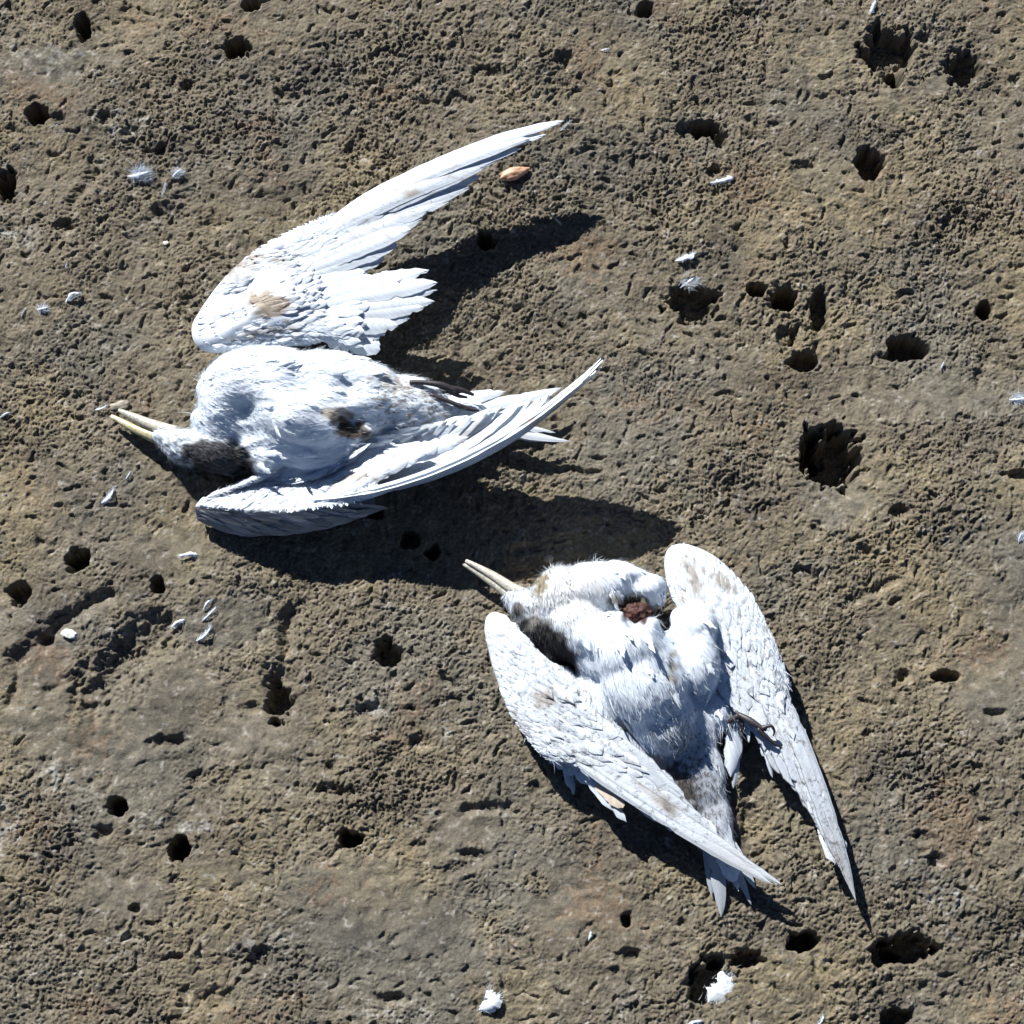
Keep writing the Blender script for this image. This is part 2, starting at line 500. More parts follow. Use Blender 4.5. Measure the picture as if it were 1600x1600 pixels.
    F = np.stack([j, j + 1, j + nx + 1, j + nx], -1).reshape(-1, 4)
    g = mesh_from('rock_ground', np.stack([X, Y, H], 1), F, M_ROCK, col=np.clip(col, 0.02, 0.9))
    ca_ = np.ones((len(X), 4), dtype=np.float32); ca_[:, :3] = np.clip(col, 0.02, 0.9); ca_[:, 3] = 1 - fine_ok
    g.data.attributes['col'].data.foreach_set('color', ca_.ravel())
    tag(g, 'weathered brown sandstone ground pitted with dark holes', kind='structure')
    return xs, ys, H.reshape(ny, nx)


GX_, GY_, GH_ = make_ground()


def gz(x, y):
    i = min(max(np.searchsorted(GX_, x) - 1, 1), len(GX_) - 3)
    j = min(max(np.searchsorted(GY_, y) - 1, 1), len(GY_) - 3)
    return float(GH_[j - 1:j + 3, i - 1:i + 3].max())


# ------------------------------------------------------------------ feather geometry
WHITE = np.array([0.73, 0.80, 0.885])


class Acc:
    def __init__(self):
        self.V = []; self.F = []; self.C = []; self.U = []; self.n = 0; self.post = None

    def add(self, V, F, Cc, U):
        self.V.append(V); self.F.append(F + self.n); self.C.append(np.broadcast_to(Cc, V.shape)); self.U.append(U)
        self.n += len(V)

    def build(self, name, mat, parent=None):
        if self.post is not None:      # colours so far are brightness factors; look the pattern up point by point
            Vv = np.concatenate(self.V)
            self.C = [np.clip(np.concatenate(self.C) * self.post(*proj(Vv)), 0.008, 0.88)]
        return mesh_from(name, np.concatenate(self.V), np.concatenate(self.F), mat, parent,
                         np.concatenate(self.C), np.concatenate(self.U))


def feather(acc, root, tip, width, normal, colour, arch=0.04, bow=0.0, camber=0.18, n=8, asym=0.0,
            point=0.5, fray=0.10, rachis=0.0007, tipcol=None, twist=0.0, vein=0.0, sagz=0.0):
    root = np.asarray(root, float); tip = np.asarray(tip, float)
    ax = tip - root
    L = np.linalg.norm(ax) + 1e-9
    ax = ax / L
    nrm = np.asarray(normal, float)
    nrm = nrm - ax * nrm.dot(ax)
    nrm /= (np.linalg.norm(nrm) + 1e-9)
    side = np.cross(ax, nrm)
    if twist:
        nrm, side = nrm * math.cos(twist) + side * math.sin(twist), side * math.cos(twist) - nrm * math.sin(twist)
    s = np.linspace(0, 1, n + 1)
    cen = root + np.outer(s, ax) * L + np.outer(4 * s * (1 - s) * arch * L, nrm) + np.outer(4 * s * (1 - s) * bow * L, side)
    cen[:, 2] -= 4 * s * (1 - s) * sagz
    w = width * 0.5 * smooth(-0.05, 0.22, s) * (1 - np.clip((s - (1 - point)) / point, 0, 1) ** 2.2) ** 0.75
    w = np.maximum(w, width * 0.015)
    cols = np.array([-1.0, -0.88, -0.45, 0.0, 0.45, 0.88, 1.0])
    wl = w * (1 + asym); wr = w * (1 - asym)
    V = np.zeros((n + 1, 7, 3))
    edge = {}
    for k, c in enumerate(cols):
        ww = (wl if c < 0 else wr)
        e = np.ones(n + 1)
        sh = np.zeros(n + 1)
        if abs(c) > 0.8:
            if abs(c) < 1.0 or c == -1.0 or True:
                key = c > 0
                if key not in edge:
                    edge[key] = (1 - fray * rng.random(n + 1) * (0.3 + s) - (rng.random(n + 1) < fray * 0.6) * 0.35,
                                 rng.normal(0, fray * 0.25, n + 1) * width)
                e, sh = edge[key]
        V[:, k, :] = cen + np.outer(c * ww * e, side) - np.outer(camber * (c * c) * ww, nrm) + np.outer(sh, ax) \
            + np.outer(abs(c) * ww * 0.35, ax)
    V[:, 3, :] += np.outer(np.full(n + 1, rachis) * (1 - 0.6 * s), nrm)
    idx = (np.arange(n)[:, None] * 7 + np.arange(6)[None, :])
    F = np.stack([idx, idx + 1, idx + 8, idx + 7], -1).reshape(-1, 4)
    U = np.zeros((n + 1, 7, 3))
    U[:, :, 0] = cols[None, :]
    U[:, :, 1] = (s * L)[:, None]
    U[:, :, 2] = rng.random()
    Cc = np.tile(np.asarray(colour, float), (n + 1, 7, 1))
    if tipcol is not None:
        k = smooth(0.55, 1.0, s)[:, None, None]
        Cc = Cc * (1 - k) + np.asarray(tipcol) * k
    Cc = Cc.copy()
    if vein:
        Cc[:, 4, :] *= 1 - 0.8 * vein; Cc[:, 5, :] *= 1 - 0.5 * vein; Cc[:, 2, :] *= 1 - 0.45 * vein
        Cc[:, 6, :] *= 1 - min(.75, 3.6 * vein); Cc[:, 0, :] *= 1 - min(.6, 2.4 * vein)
    acc.add(V.reshape(-1, 3), F, Cc.reshape(-1, 3), U.reshape(-1, 3))


def strands(acc, P, D, length, width, colours, curl=0.25, face=None):
    """many hair-thin barbs: P start points, D directions (unit), arrays"""
    n = len(P)
    rv = rng.normal(size=(n, 3)) if face is None else face + 0.25 * rng.normal(size=(n, 3))
    side = np.cross(D, rv); side /= np.linalg.norm(side, axis=1)[:, None] + 1e-9
    b = rng.normal(size=(n, 3)) * curl
    pts = []
    for t in (0, 0.4, 0.75, 1.0):
        pts.append(P + D * (length * t)[:, None] + b * (length * t * t)[:, None])
    ws = [1.0, 0.85, 0.5, 0.1]
    V = np.zeros((n, 8, 3))
    for k in range(4):
        V[:, 2 * k] = pts[k] - side * (width * ws[k] * .5)[:, None]
        V[:, 2 * k + 1] = pts[k] + side * (width * ws[k] * .5)[:, None]
    base = np.arange(n)[:, None] * 8
    F = np.concatenate([base + np.array([2 * k, 2 * k + 1, 2 * k + 3, 2 * k + 2]) for k in range(3)], 0)
    V[..., 2] = np.maximum(V[..., 2], -0.004)
    Cc = np.repeat(np.broadcast_to(colours, (n, 3))[:, None, :], 8, 1)
    acc.add(V.reshape(-1, 3), F, Cc.reshape(-1, 3), np.tile([0.2, 0.0, 0.5], (n * 8, 1)))


def tube(pts, rad, colour, seg=9, mat=None, name='tube', parent=None, flat=1.0, cols=None):
    pts = [np.asarray(p, float) for p in pts]
    # resample with Catmull-Rom
    P = []; R = []; CC = []
    m = len(pts)
    for i in range(m - 1):
        p0 = pts[max(i - 1, 0)]; p1 = pts[i]; p2 = pts[i + 1]; p3 = pts[min(i + 2, m - 1)]
        for t in np.linspace(0, 1, 5)[: 5 if i == m - 2 else 4]:
            P.append(0.5 * (2 * p1 + (p2 - p0) * t + (2 * p0 - 5 * p1 + 4 * p2 - p3) * t * t + (-p0 + 3 * p1 - 3 * p2 + p3) * t ** 3))
            R.append(rad[i] * (1 - t) + rad[i + 1] * t)
            c0 = np.array(cols[i] if cols else colour); c1 = np.array(cols[i + 1] if cols else colour)
            CC.append(c0 * (1 - t) + c1 * t)
    V = []; F = []; CO = []
    for i, (p, r) in enumerate(zip(P, R)):
        d = P[min(i + 1, len(P) - 1)] - P[max(i - 1, 0)]
        d /= np.linalg.norm(d) + 1e-9
        up = np.array([0, 0, 1.0]); s = np.cross(d, up); s /= np.linalg.norm(s) + 1e-9
        u = np.cross(s, d)
        for k in range(seg):
            a = 2 * math.pi * k / seg
            V.append(p + s * math.cos(a) * r + u * math.sin(a) * r * flat); CO.append(CC[i])
    for i in range(len(P) - 1):
        for k in range(seg):
            a = i * seg + k; b = i * seg + (k + 1) % seg
            F.append((a, b, b + seg, a + seg))
    F.append(tuple(range(seg))[::-1]); F.append(tuple((len(P) - 1) * seg + k for k in range(seg)))
    if name is None:
        return np.array(V), F, np.array(CO)
    return mesh_from(name, np.array(V), F, mat, parent, np.array(CO), np.zeros((len(V), 3)))


def multi_tube(name, specs, mat, parent):
    V = []; F = []; CO = []; n = 0
    for (pts, rad, colour) in specs:
        v, f, c = tube(pts, rad, colour, 7, name=None)
        V.append(v); CO.append(c); F += [tuple(i + n for i in ff) for ff in f]; n += len(v)
    V = np.concatenate(V)
    return mesh_from(name, V, F, mat, parent, np.concatenate(CO), np.zeros((len(V), 3)))


# ------------------------------------------------------------------ body from merged masses
def body_mesh(name, balls, colour_fn, parent, iters=9, voxel=0.0017, noise_amp=0.0022, noise_scale=70, lumps=None, flow=None):
    import bmesh
    bm = bmesh.new()
    for (px, py, h, rl, rs, rz, ang) in balls:
        c = at(px, py, h)
        r = bmesh.ops.create_icosphere(bm, subdivisions=3, radius=1.0)
        a = -math.radians(ang)
        ca, sa = math.cos(a), math.sin(a)
        for v in r['verts']:
            x, y, z = v.co.x * rl * MPP, v.co.y * rs * MPP, v.co.z * rz
            v.co = (c[0] + x * ca - y * sa, c[1] + x * sa + y * ca, max(c[2] + z, -0.004))
    me = bpy.data.meshes.new('tmp'); bm.to_mesh(me); bm.free()
    ob = bpy.data.objects.new('tmp', me); C.objects.link(ob)
    md = ob.modifiers.new('r', 'REMESH'); md.mode = 'VOXEL'; md.voxel_size = voxel
    ms = ob.modifiers.new('s', 'SMOOTH'); ms.iterations = iters; ms.factor = 0.6
    dg = bpy.context.evaluated_depsgraph_get(); dg.update()
    m2 = bpy.data.meshes.new_from_object(ob.evaluated_get(dg))
    bpy.data.objects.remove(ob); bpy.data.meshes.remove(me)
    n = len(m2.vertices)
    V = np.zeros(n * 3); m2.vertices.foreach_get('co', V); V = V.reshape(-1, 3)
    Nn = np.array([v.normal[:] for v in m2.vertices])
    F = [tuple(p.vertices) for p in m2.polygons]
    fl = Vector(flow)
    for i in range(n):
        p = Vector(V[i])
        # ruffles stretched along the lie of the feathers
        al = p.dot(fl); q = p - fl * (al * 0.70)
        k = mnoise.noise(q * noise_scale) + 0.5 * mnoise.noise(q * noise_scale * 2.3) + 0.28 * mnoise.noise(q * noise_scale * 5.5)
        V[i] += Nn[i] * k * noise_amp
        if lumps:
            for (lx, ly, lr, ld) in lumps:
                x, y = proj(V[i]); d = ((x - lx) ** 2 + (y - ly) ** 2) / lr ** 2
                if d < 6: V[i] += Nn[i] * ld * math.exp(-d)
    px, py = proj(V)
    col = colour_fn(px, py)
    U = np.zeros((n, 3))
    o = mesh_from(name, V, F, M_FEATHER, parent, col, U)
    bpy.data.meshes.remove(m2)
    return o, V, Nn, F


def plumage(name, V, F, flow_fn, colour_fn, count, length, width, parent, strands_n=9000, lift=0.012, seed=0,
            keep=None, strand_len=0.007):
    V = np.asarray(V)
    Fq = [f for f in F]
    cen = np.array([V[list(f)].mean(0) for f in Fq])
    nr = []; ar = []
    for f in Fq:
        a = V[f[0]]; b = V[f[1]]; c = V[f[2]]
        x = np.cross(b - a, c - a); l = np.linalg.norm(x); nr.append(x / (l + 1e-12)); ar.append(l)
    nr = np.array(nr); ar = np.array(ar)
    ok = (cen[:, 2] > 0.004)
    if keep is not None:
        x, y = proj(cen); ok &= keep(x, y)
    pr = ar * ok; pr /= pr.sum()
    acc = Acc(); acc.post = colour_fn
    pick = rng.choice(len(cen), count, p=pr)
    # lay the rear ones first
    fl_all = flow_fn(*proj(cen[pick]))
    for k, i in enumerate(pick):
        n = nr[i]; fl = fl_all[k]
        d = fl - n * n.dot(fl)
        if np.linalg.norm(d) < 0.25: continue
        d /= np.linalg.norm(d)
        d = d + np.cross(n, d) * rng.normal(0, 0.16) + n * (lift * (rng.random() - 0.3))
        d /= np.linalg.norm(d)
        L = length * rng.uniform(0.6, 1.25); W = width * rng.uniform(0.7, 1.2)
        c = np.full(3, rng.uniform(0.95, 1.03))
        r0 = cen[i] - n * 0.0012
        feather(acc, r0, r0 + d * L, W, n, c, arch=0.07, camber=0.22, n=8, point=0.7, fray=0.4, rachis=0.0)
    pick = rng.choice(len(cen), strands_n, p=pr)
    P = cen[pick] + rng.normal(0, 0.0008, (strands_n, 3))
    fl = flow_fn(*proj(P)); n = nr[pick]
    D = fl - n * np.sum(n * fl, 1)[:, None] + n * rng.uniform(-0.05, 0.22, strands_n)[:, None] + rng.normal(0, 0.13, (strands_n, 3))
    D /= np.linalg.norm(D, axis=1)[:, None]
    c = np.ones((strands_n, 3)) * rng.uniform(0.92, 1.05, (strands_n, 1))
    strands(acc, P, D, strand_len * rng.uniform(0.5, 1.5, strands_n), np.full(strands_n, 0.00045), c, face=n)
    o = acc.build(name, M_FEATHER, parent)
    o['kind'] = 'stuff'
    return o


def blob(px, py, cx, cy, rl, rs, ang, jag=0.3, soft=0.35, sc=0.05, seed=3):
    a = math.radians(ang)
    x = (px - cx) * math.cos(a) + (py - cy) * math.sin(a)
    y = -(px - cx) * math.sin(a) + (py - cy) * math.cos(a)
    if jag < 0:            # scattered flecks drawn out along the angle, inside the ellipse
        m = 1 - smooth(0.5, 1.25, np.sqrt((x / rl) ** 2 + (y / rs) ** 2) + 0.3 * perlin(px * .03, py * .03, 8))
        return m * smooth(-jag, -jag + 0.14, perlin(x * sc * 0.4, y * sc, seed + 5) + 0.35 * perlin(x * sc, y * sc * 2.1, seed + 6))
    r = np.sqrt((x / rl) ** 2 + (y / rs) ** 2) + jag * perlin(px * sc, py * sc, seed)
    return 1 - smooth(1 - soft, 1 + soft, r)


def paint(px, py, layers, base=WHITE):
    px = np.asarray(px, float); py = np.asarray(py, float)
    col = np.tile(base, (len(px), 1))
    for (c, k, *b) in layers:
        w = (blob(px, py, *b) * k)[:, None]
        col = col * (1 - w) + np.array(c) * w
    return col


# ------------------------------------------------------------------ wings
def interp(rows, k, u):
    t = u * (len(rows) - 1)
    i = min(int(t), len(rows) - 2); f = t - i
    g = lambda j: np.array(rows[max(0, min(j, len(rows) - 1))][k], float)
    p0, p1, p2, p3 = g(i - 1), g(i), g(i + 1), g(i + 2)
    m1 = (p2 - p0) * .5; m2 = (p3 - p1) * .5
    q = (2 * f ** 3 - 3 * f * f + 1) * p1 + (f ** 3 - 2 * f * f + f) * m1 + (-2 * f ** 3 + 3 * f * f) * p2 + (f ** 3 - f * f) * m2
    return at(q[0], q[1], q[2])


def wing(parent, rows, n_flight, colour_fn, grey, flight_w, bow=lambda u: 0.0, covert_rows=15, reach=0.34, bulge=0.010,
         thick=0.009, extra=(), label=None, back=None, flip=1, covert_len=0.030, tipcol=None, primaries=0.6, lumps=(), arch=0.015, twist=0.16, vein=0.24, ruff=1.0, sag=0.0):
    """rows run from the wing tip side to the body side; each is (leading edge, feather root, feather tip) as (px, py, h)"""
    w = empty('wing', (0, 0, 0))
    # empty sits under the parent: its location is relative
    base = interp(rows, 1, 0.5)
    pl = Vector(parent.location)
    w.location = Vector((base[0], base[1], 0)) - pl
    w.parent = parent
    if label: w['label'] = label
    def relief(P):
        x, y = proj(P); z = np.zeros(np.shape(x))
        for (lx, ly, lr, lr2, la, ld) in lumps:
            a = math.radians(la)
            xx = ((x - lx) * math.cos(a) + (y - ly) * math.sin(a)) / lr
            yy = (-(x - lx) * math.sin(a) + (y - ly) * math.cos(a)) / lr2
            z = z + ld * np.exp(-(xx * xx + yy * yy))
        return z
    # fleshy arm and skin fold
    nu, nv = 84, 30
    us = np.linspace(0, 1, nu)
    top = np.zeros((nu, nv, 3)); bot = np.zeros((nu, nv, 3))
    for i, u in enumerate(us):
        E = interp(rows, 0, u); R = interp(rows, 1, u); T = interp(rows, 2, u)
        Z = R + (T - R) * reach * 0.55
        for j in range(nv):
            v = j / (nv - 1)
            # quadratic through E, R, Z
            p = E * (1 - v) * (1 - 2 * v) + R * 4 * v * (1 - v) + Z * v * (2 * v - 1) if False else \
                ((E * (1 - v * 2) + R * (v * 2)) if v < .5 else (R * (2 - 2 * v) + Z * (2 * v - 1)))
            e = math.sin(math.pi * min(1, v * 1.15 + 0.02)) if v < 0.85 else 0.12
            prof = math.sqrt(max(0, 1 - (1 - min(1, v * 4.5)) ** 2)) * (1 - v) ** 0.6
            ends = math.sqrt(max(0.0, 1 - abs(2 * u - 1) ** 8))
            k = mnoise.noise(Vector((p[0] * 55, p[1] * 55, 3.3))) + 0.6 * mnoise.noise(Vector((p[0] * 130, p[1] * 130, 1.3)))
            top[i, j] = p + np.array([0, 0, bulge * prof * ends * (1 + 0.45 * k) + 0.0008])
            bot[i, j] = p - np.array([0, 0, thick * prof * ends + 0.0010])
    tt = top.reshape(-1, 3); tt[:, 2] += relief(tt)
    bb_ = bot.reshape(-1, 3); bb_[:, 2] = np.minimum(bb_[:, 2], tt[:, 2] - 0.0015)
    V = np.concatenate([tt, bb_])
    V[:, 2] = np.maximum(V[:, 2], -0.002)
    F = []
    o2 = nu * nv
    for i in range(nu - 1):
        for j in range(nv - 1):
            a = i * nv + j
            F.append((a, a + 1, a + nv + 1, a + nv)); F.append((o2 + a, o2 + a + nv, o2 + a + nv + 1, o2 + a + 1))
        a = i * nv; F.append((a, a + nv, o2 + a + nv, o2 + a))
        a = i * nv + nv - 1; F.append((a, o2 + a, o2 + a + nv, a + nv))
    for j in range(nv - 1):
        a = j; F.append((a, o2 + a, o2 + a + 1, a + 1))
        a = (nu - 1) * nv + j; F.append((a, a + 1, o2 + a + 1, o2 + a))
    px, py = proj(V)
    col = colour_fn(px, py)
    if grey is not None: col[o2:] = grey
    U = np.zeros((len(V), 3))
    mesh_from('arm', V, F, M_FEATHER, w, col, U)
    up = np.array([0, 0, 1.0])
    # flight feathers, innermost first so that the outer ones lie on top
    for i in range(n_flight):
        u = 1 - i / (n_flight - 1)
        R = interp(rows, 1, u); T = interp(rows, 2, u)
        A2 = interp(rows, 2, max(0, u - 0.04)) - interp(rows, 2, min(1, u + 0.04))
        ax = (T - R); L = np.linalg.norm(ax)
        # surface normal from the sweep of roots and tips
        B = interp(rows, 1, max(0, u - 0.05)) - interp(rows, 1, min(1, u + 0.05)) + A2
        nn = np.cross(ax, B); nn /= np.linalg.norm(nn) + 1e-9
        if nn[2] < 0: nn = -nn
        nn = nn + up * 0.25; nn /= np.linalg.norm(nn)
        off = nn * 0.00022 * i
        acc = Acc(); acc.post = colour_fn
        c = np.full(3, rng.uniform(0.93, 1.0))
        fw = flight_w(u) * rng.uniform(0.9, 1.1)
        T2 = T + rng.normal(0, 0.0016, 3)
        R2 = R - ax / L * 0.004
        feather(acc, R2 + off, T2 + off, fw, nn, c, arch=arch + 0.01 * rng.random(), bow=bow(u), camber=0.10,
                n=30, asym=(0.30 * flip if u < 0.5 else 0.1 * flip), point=0.30 if u < primaries else 0.36, fray=0.13,
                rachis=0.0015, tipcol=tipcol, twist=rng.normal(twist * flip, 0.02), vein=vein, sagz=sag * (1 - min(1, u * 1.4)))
        acc.build('flight_feather', M_FEATHER, w)
    for (r, t, wd, c, *kw) in extra:
        acc = Acc()
        feather(acc, at(*r), at(*t), wd * MPP, up, c, n=12, point=0.4, fray=0.2, camber=0.15, rachis=0.001, **(kw[0] if kw else {}))
        acc.build('loose_feather', M_FEATHER, w)
    # coverts: shingled rows over the arm
    acc = Acc(); acc.post = colour_fn
    for r in range(covert_rows):
        v = 1 - (r + 0.5) / covert_rows * 0.98       # start far from the leading edge
        nn_ = int(34 + 20 * (1 - v))
        for q in range(nn_):
            u = (q + rng.random()) / nn_
            E = interp(rows, 0, u); R = interp(rows, 1, u); T = interp(rows, 2, u)
            Z = R + (T - R) * reach
            p = (E * (1 - v * 2) + R * (v * 2)) if v < .5 else (R * (2 - 2 * v) + Z * (2 * v - 1))
            vv = v if v < .5 else .5 + (v - .5) * reach * 1.4
            prof = math.sqrt(max(0, 1 - (1 - min(1, v * 4.5)) ** 2)) * (1 - v * 0.9) ** 0.6
            z = bulge * prof * math.sqrt(max(0, 1 - abs(2 * u - 1) ** 8)) + 0.0012
            p = p + np.array([0, 0, z])
            p[2] += float(relief(p))
            d = (T - R); d /= np.linalg.norm(d)
            if v < 0.5:      # near the edge the little feathers turn back from the edge
                e = (R - E); e /= np.linalg.norm(e) + 1e-9
                k = (0.5 - v) * 1.3
                d = d * (1 - k) + e * k; d /= np.linalg.norm(d)
            d = d + np.array([rng.normal(0, .10), rng.normal(0, .10), rng.normal(0.03 + 0.06 * ruff, 0.02 + 0.03 * ruff)])
            d /= np.linalg.norm(d)
            L = covert_len * (0.38 + 0.75 * v) * rng.uniform(0.75, 1.2)
            wd = L * rng.uniform(0.26, 0.42)
            c = np.full(3, rng.uniform(0.92, 1.03))
            feather(acc, p - d * L * 0.25, p + d * L * 0.75, wd * 1.15, up, c, arch=0.02 + .03 * ruff, camber=0.12 + .16 * ruff, n=6, point=0.55,
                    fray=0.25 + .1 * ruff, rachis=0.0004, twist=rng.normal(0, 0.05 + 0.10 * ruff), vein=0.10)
    # wisps on the feather edges
    m = 2600
    uu = rng.random(m); vv = rng.random(m) ** 0.8
    P = np.zeros((m, 3)); D = np.zeros((m, 3))
    for k in range(m):
        E = interp(rows, 0, uu[k]); R = interp(rows, 1, uu[k]); T = interp(rows, 2, uu[k])
        v = vv[k]
        p = (E * (1 - v * 2) + R * (v * 2)) if v < .5 else (R * (2 - 2 * v) + (R + (T - R) * reach) * (2 * v - 1))
        prof = math.sqrt(max(0, 1 - (1 - min(1, v * 4.5)) ** 2)) * (1 - v * 0.9) ** 0.6
        P[k] = p + [0, 0, bulge * prof + 0.001]
        P[k, 2] += float(relief(P[k]))
        D[k] = (T - R) / np.linalg.norm(T - R)
    D += rng.normal(0, 0.28, (m, 3)); D[:, 2] += 0.12
    D /= np.linalg.norm(D, axis=1)[:, None]
    strands(acc, P, D, rng.uniform(0.004, 0.011, m), np.full(m, 0.0004), np.ones((m, 3)), face=np.tile([0, 0, 1.0], (m, 1)))
    o = acc.build('covert_feathers', M_FEATHER, w); o['kind'] = 'stuff'
    # the outer (upper) face of a wing that stands on edge
    if back is not None:
        nb = len(back)
        accb = Acc()
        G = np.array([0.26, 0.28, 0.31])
        nu2, nv2 = 40, 7
        V = np.zeros((nu2, nv2, 3))
        for i in range(nu2):
            t = i / (nu2 - 1) * (nb - 1); k = min(int(t), nb - 2); f = t - k
            a = at(*(np.array(back[k][0]) * (1 - f) + np.array(back[k + 1][0]) * f))
            b = at(*(np.array(back[k][1]) * (1 - f) + np.array(back[k + 1][1]) * f))
            for j in range(nv2):
                q = j / (nv2 - 1)
                V[i, j] = a * (1 - q) + b * q + np.array([0, -0.006 * math.sin(math.pi * q), 0.0])
        Vf = V.reshape(-1, 3)
        idx = (np.arange(nu2 - 1)[:, None] * nv2 + np.arange(nv2 - 1)[None, :])
        Fb = np.stack([idx, idx + nv2, idx + nv2 + 1, idx + 1], -1).reshape(-1, 4)
        U = np.zeros((len(Vf), 3)); U[:, 1] = Vf[:, 0]
        accb.add(Vf, Fb, np.tile(G, (len(Vf), 1)), U)
        for q in range(120):
            i = rng.integers(0, nu2 - 9); j = rng.integers(0, nv2 - 1)
            p = V[i, j] + np.array([0, -0.001, 0])
            d = V[min(i + 5, nu2 - 1), min(j + 1, nv2 - 1)] - V[i, j]; d /= np.linalg.norm(d)
            L = rng.uniform(0.02, 0.045)
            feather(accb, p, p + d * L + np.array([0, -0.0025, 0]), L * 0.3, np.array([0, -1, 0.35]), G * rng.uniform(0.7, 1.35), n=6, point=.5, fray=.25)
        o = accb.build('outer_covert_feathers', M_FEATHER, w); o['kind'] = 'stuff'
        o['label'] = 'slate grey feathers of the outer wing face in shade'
    return w


def tail(parent, specs):
    w = empty('tail', (0, 0, 0))
    b = at(*specs[0][0]); w.location = Vector((b[0], b[1], 0)) - Vector(parent.location); w.parent = parent
    for (r, t, wd, c, *kw) in specs:
        acc = Acc()
        feather(acc, at(*r), at(*t), wd * MPP, (0.0, 0.1, 1.0), c, n=18, point=0.6, fray=0.12, camber=0.12, rachis=0.0011, **(kw[0] if kw else {}))
        acc.build('tail_feather', M_FEATHER, w)
    return w


TAN = (0.42, 0.36, 0.28); BROWN = (0.12, 0.085, 0.055); BLK = (0.011, 0.011, 0.014); SOIL = (0.30, 0.25, 0.19); RED = (0.050, 0.014, 0.010)
GREYW = (0.55, 0.56, 0.58)

# ================================================================== bird one: open wings, upper left
b0 = at(480, 640, 0)
bird1 = empty('dead_tern', (b0[0], b0[1], 0))
tag(bird1, 'upper dead white tern on its back with wings spread and open yellowish beak pointing left', 'bird',
    'dead terns lying on the rock')

cap1 = [(BLK, 0.97, 340, 717, 54, 31, 12, 0.3, 0.18), (BLK, 0.8, 280, 706, 34, 20, 20, -.1, 0.5, .2), ((.15, .15, .17), .45, 318, 710, 64, 34, 12, -.12, .5, .3)]
lay1 = cap1 + [
    ((0.35, 0.30, 0.24), .8, 545, 664, 36, 17, 25, 0.9, 0.4), (BROWN, .95, 543, 668, 26, 15, 30, 0.7, 0.4, .09), (BLK, .8, 536, 664, 14, 7, 50, 0.7, 0.3, .12), (BROWN, .8, 600, 672, 50, 14, -8, -.35, .3, .25),
    (SOIL, .9, 640, 636, 90, 30, 5, -.28, 0.5, .22), (TAN, .7, 700, 655, 60, 20, -5, -.2, 0.5, .18),
    (SOIL, .5, 400, 600, 100, 60, 10, -.55, 0.5, .25),
    (TAN, .6, 620, 600, 34, 10, 20, 1.2, 0.5, .1), (BROWN, .85, 650, 630, 70, 24, 12, -.45, 0.4, .25)]
col1 = lambda x, y: paint(x, y, lay1)
flow1v = np.array([1.0, 0.03, 0.0])


def flow1(x, y):
    x = np.atleast_1d(x); y = np.atleast_1d(y)
    d = np.tile(flow1v, (len(x), 1)).copy()
    # head: back from the beak, down-right; flank: fanning outward
    hd = 1 - smooth(340, 420, x)
    d[:, 1] += -0.35 * hd + (640 - y) / 200.0 * 0.5
    return d / np.linalg.norm(d, axis=1)[:, None]


balls1 = [(425, 622, .036, 118, 84, .040, 8), (510, 628, .038, 120, 84, .038, 6), (470, 690, .030, 95, 50, .030, 12),
          (610, 640, .028, 100, 52, .030, 4), (690, 642, .020, 70, 26, .018, 2), (372, 630, .034, 66, 62, .034, 60),
          (480, 655, .056, 60, 40, .024, 20), (400, 590, .050, 60, 34, .022, -20), (560, 600, .044, 70, 40, .026, 15),
          (345, 668, .026, 48, 34, .026, 30), (335, 708, .024, 56, 32, .024, 14), (295, 700, .022, 46, 28, .022, 20),
          (262, 688, .020, 28, 15, .016, 22), (410, 700, .034, 46, 40, .028, 30), (640, 615, .034, 60, 26, .018, 18)]
_, V1, N1, F1 = body_mesh('body', balls1, col1, bird1, flow=tuple(flow1v), noise_amp=0.0026, noise_scale=52,
                          lumps=[(374, 645, 30, -.018), (398, 695, 28, -.014), (545, 664, 24, -.012), (452, 655, 36, .010), (480, 596, 30, -.009), (545, 598, 26, -.008), (600, 668, 30, -.005), (430, 715, 20, -.004), (620, 625, 20, .004), (505, 640, 20, -.006)])
plumage('body_plumage', V1, F1, flow1, col1, 110, 0.020, 0.0100, bird1, 9000, keep=lambda x, y: x > 385)
plumage('head_plumage', V1, F1, flow1, col1, 620, 0.0085, 0.0036, bird1, 9000, keep=lambda x, y: x < 400, strand_len=0.006, lift=0.08)

rows_up = [((520, 338, .040), (505, 360, .042), (882, 198, .054)),
           ((500, 346, .040), (490, 372, .043), (850, 216, .054)),
           ((472, 357, .039), (478, 385, .044), (808, 238, .052)),
           ((442, 370, .038), (465, 398, .045), (765, 262, .050)),
           ((415, 384, .037), (455, 410, .046), (738, 290, .048)),
           ((385, 403, .036), (448, 425, .047), (702, 318, .048)),
           ((355, 430, .034), (440, 440, .048), (658, 352, .048)),
           ((330, 460, .032), (435, 455, .049), (612, 392, .048)),
           ((312, 487, .030), (432, 468, .050), (575, 425, .048)),
           ((300, 510, .029), (438, 474, .050), (600, 434, .048)),
           ((304, 535, .029), (450, 482, .050), (672, 428, .054)),
           ((325, 550, .030), (466, 492, .050), (686, 462, .054)),
           ((380, 550, .032), (480, 503, .050), (650, 490, .053)),
           ((430, 545, .036), (492, 515, .050), (604, 518, .052)),
           ((480, 540, .040), (505, 528, .048), (592, 546, .050))]
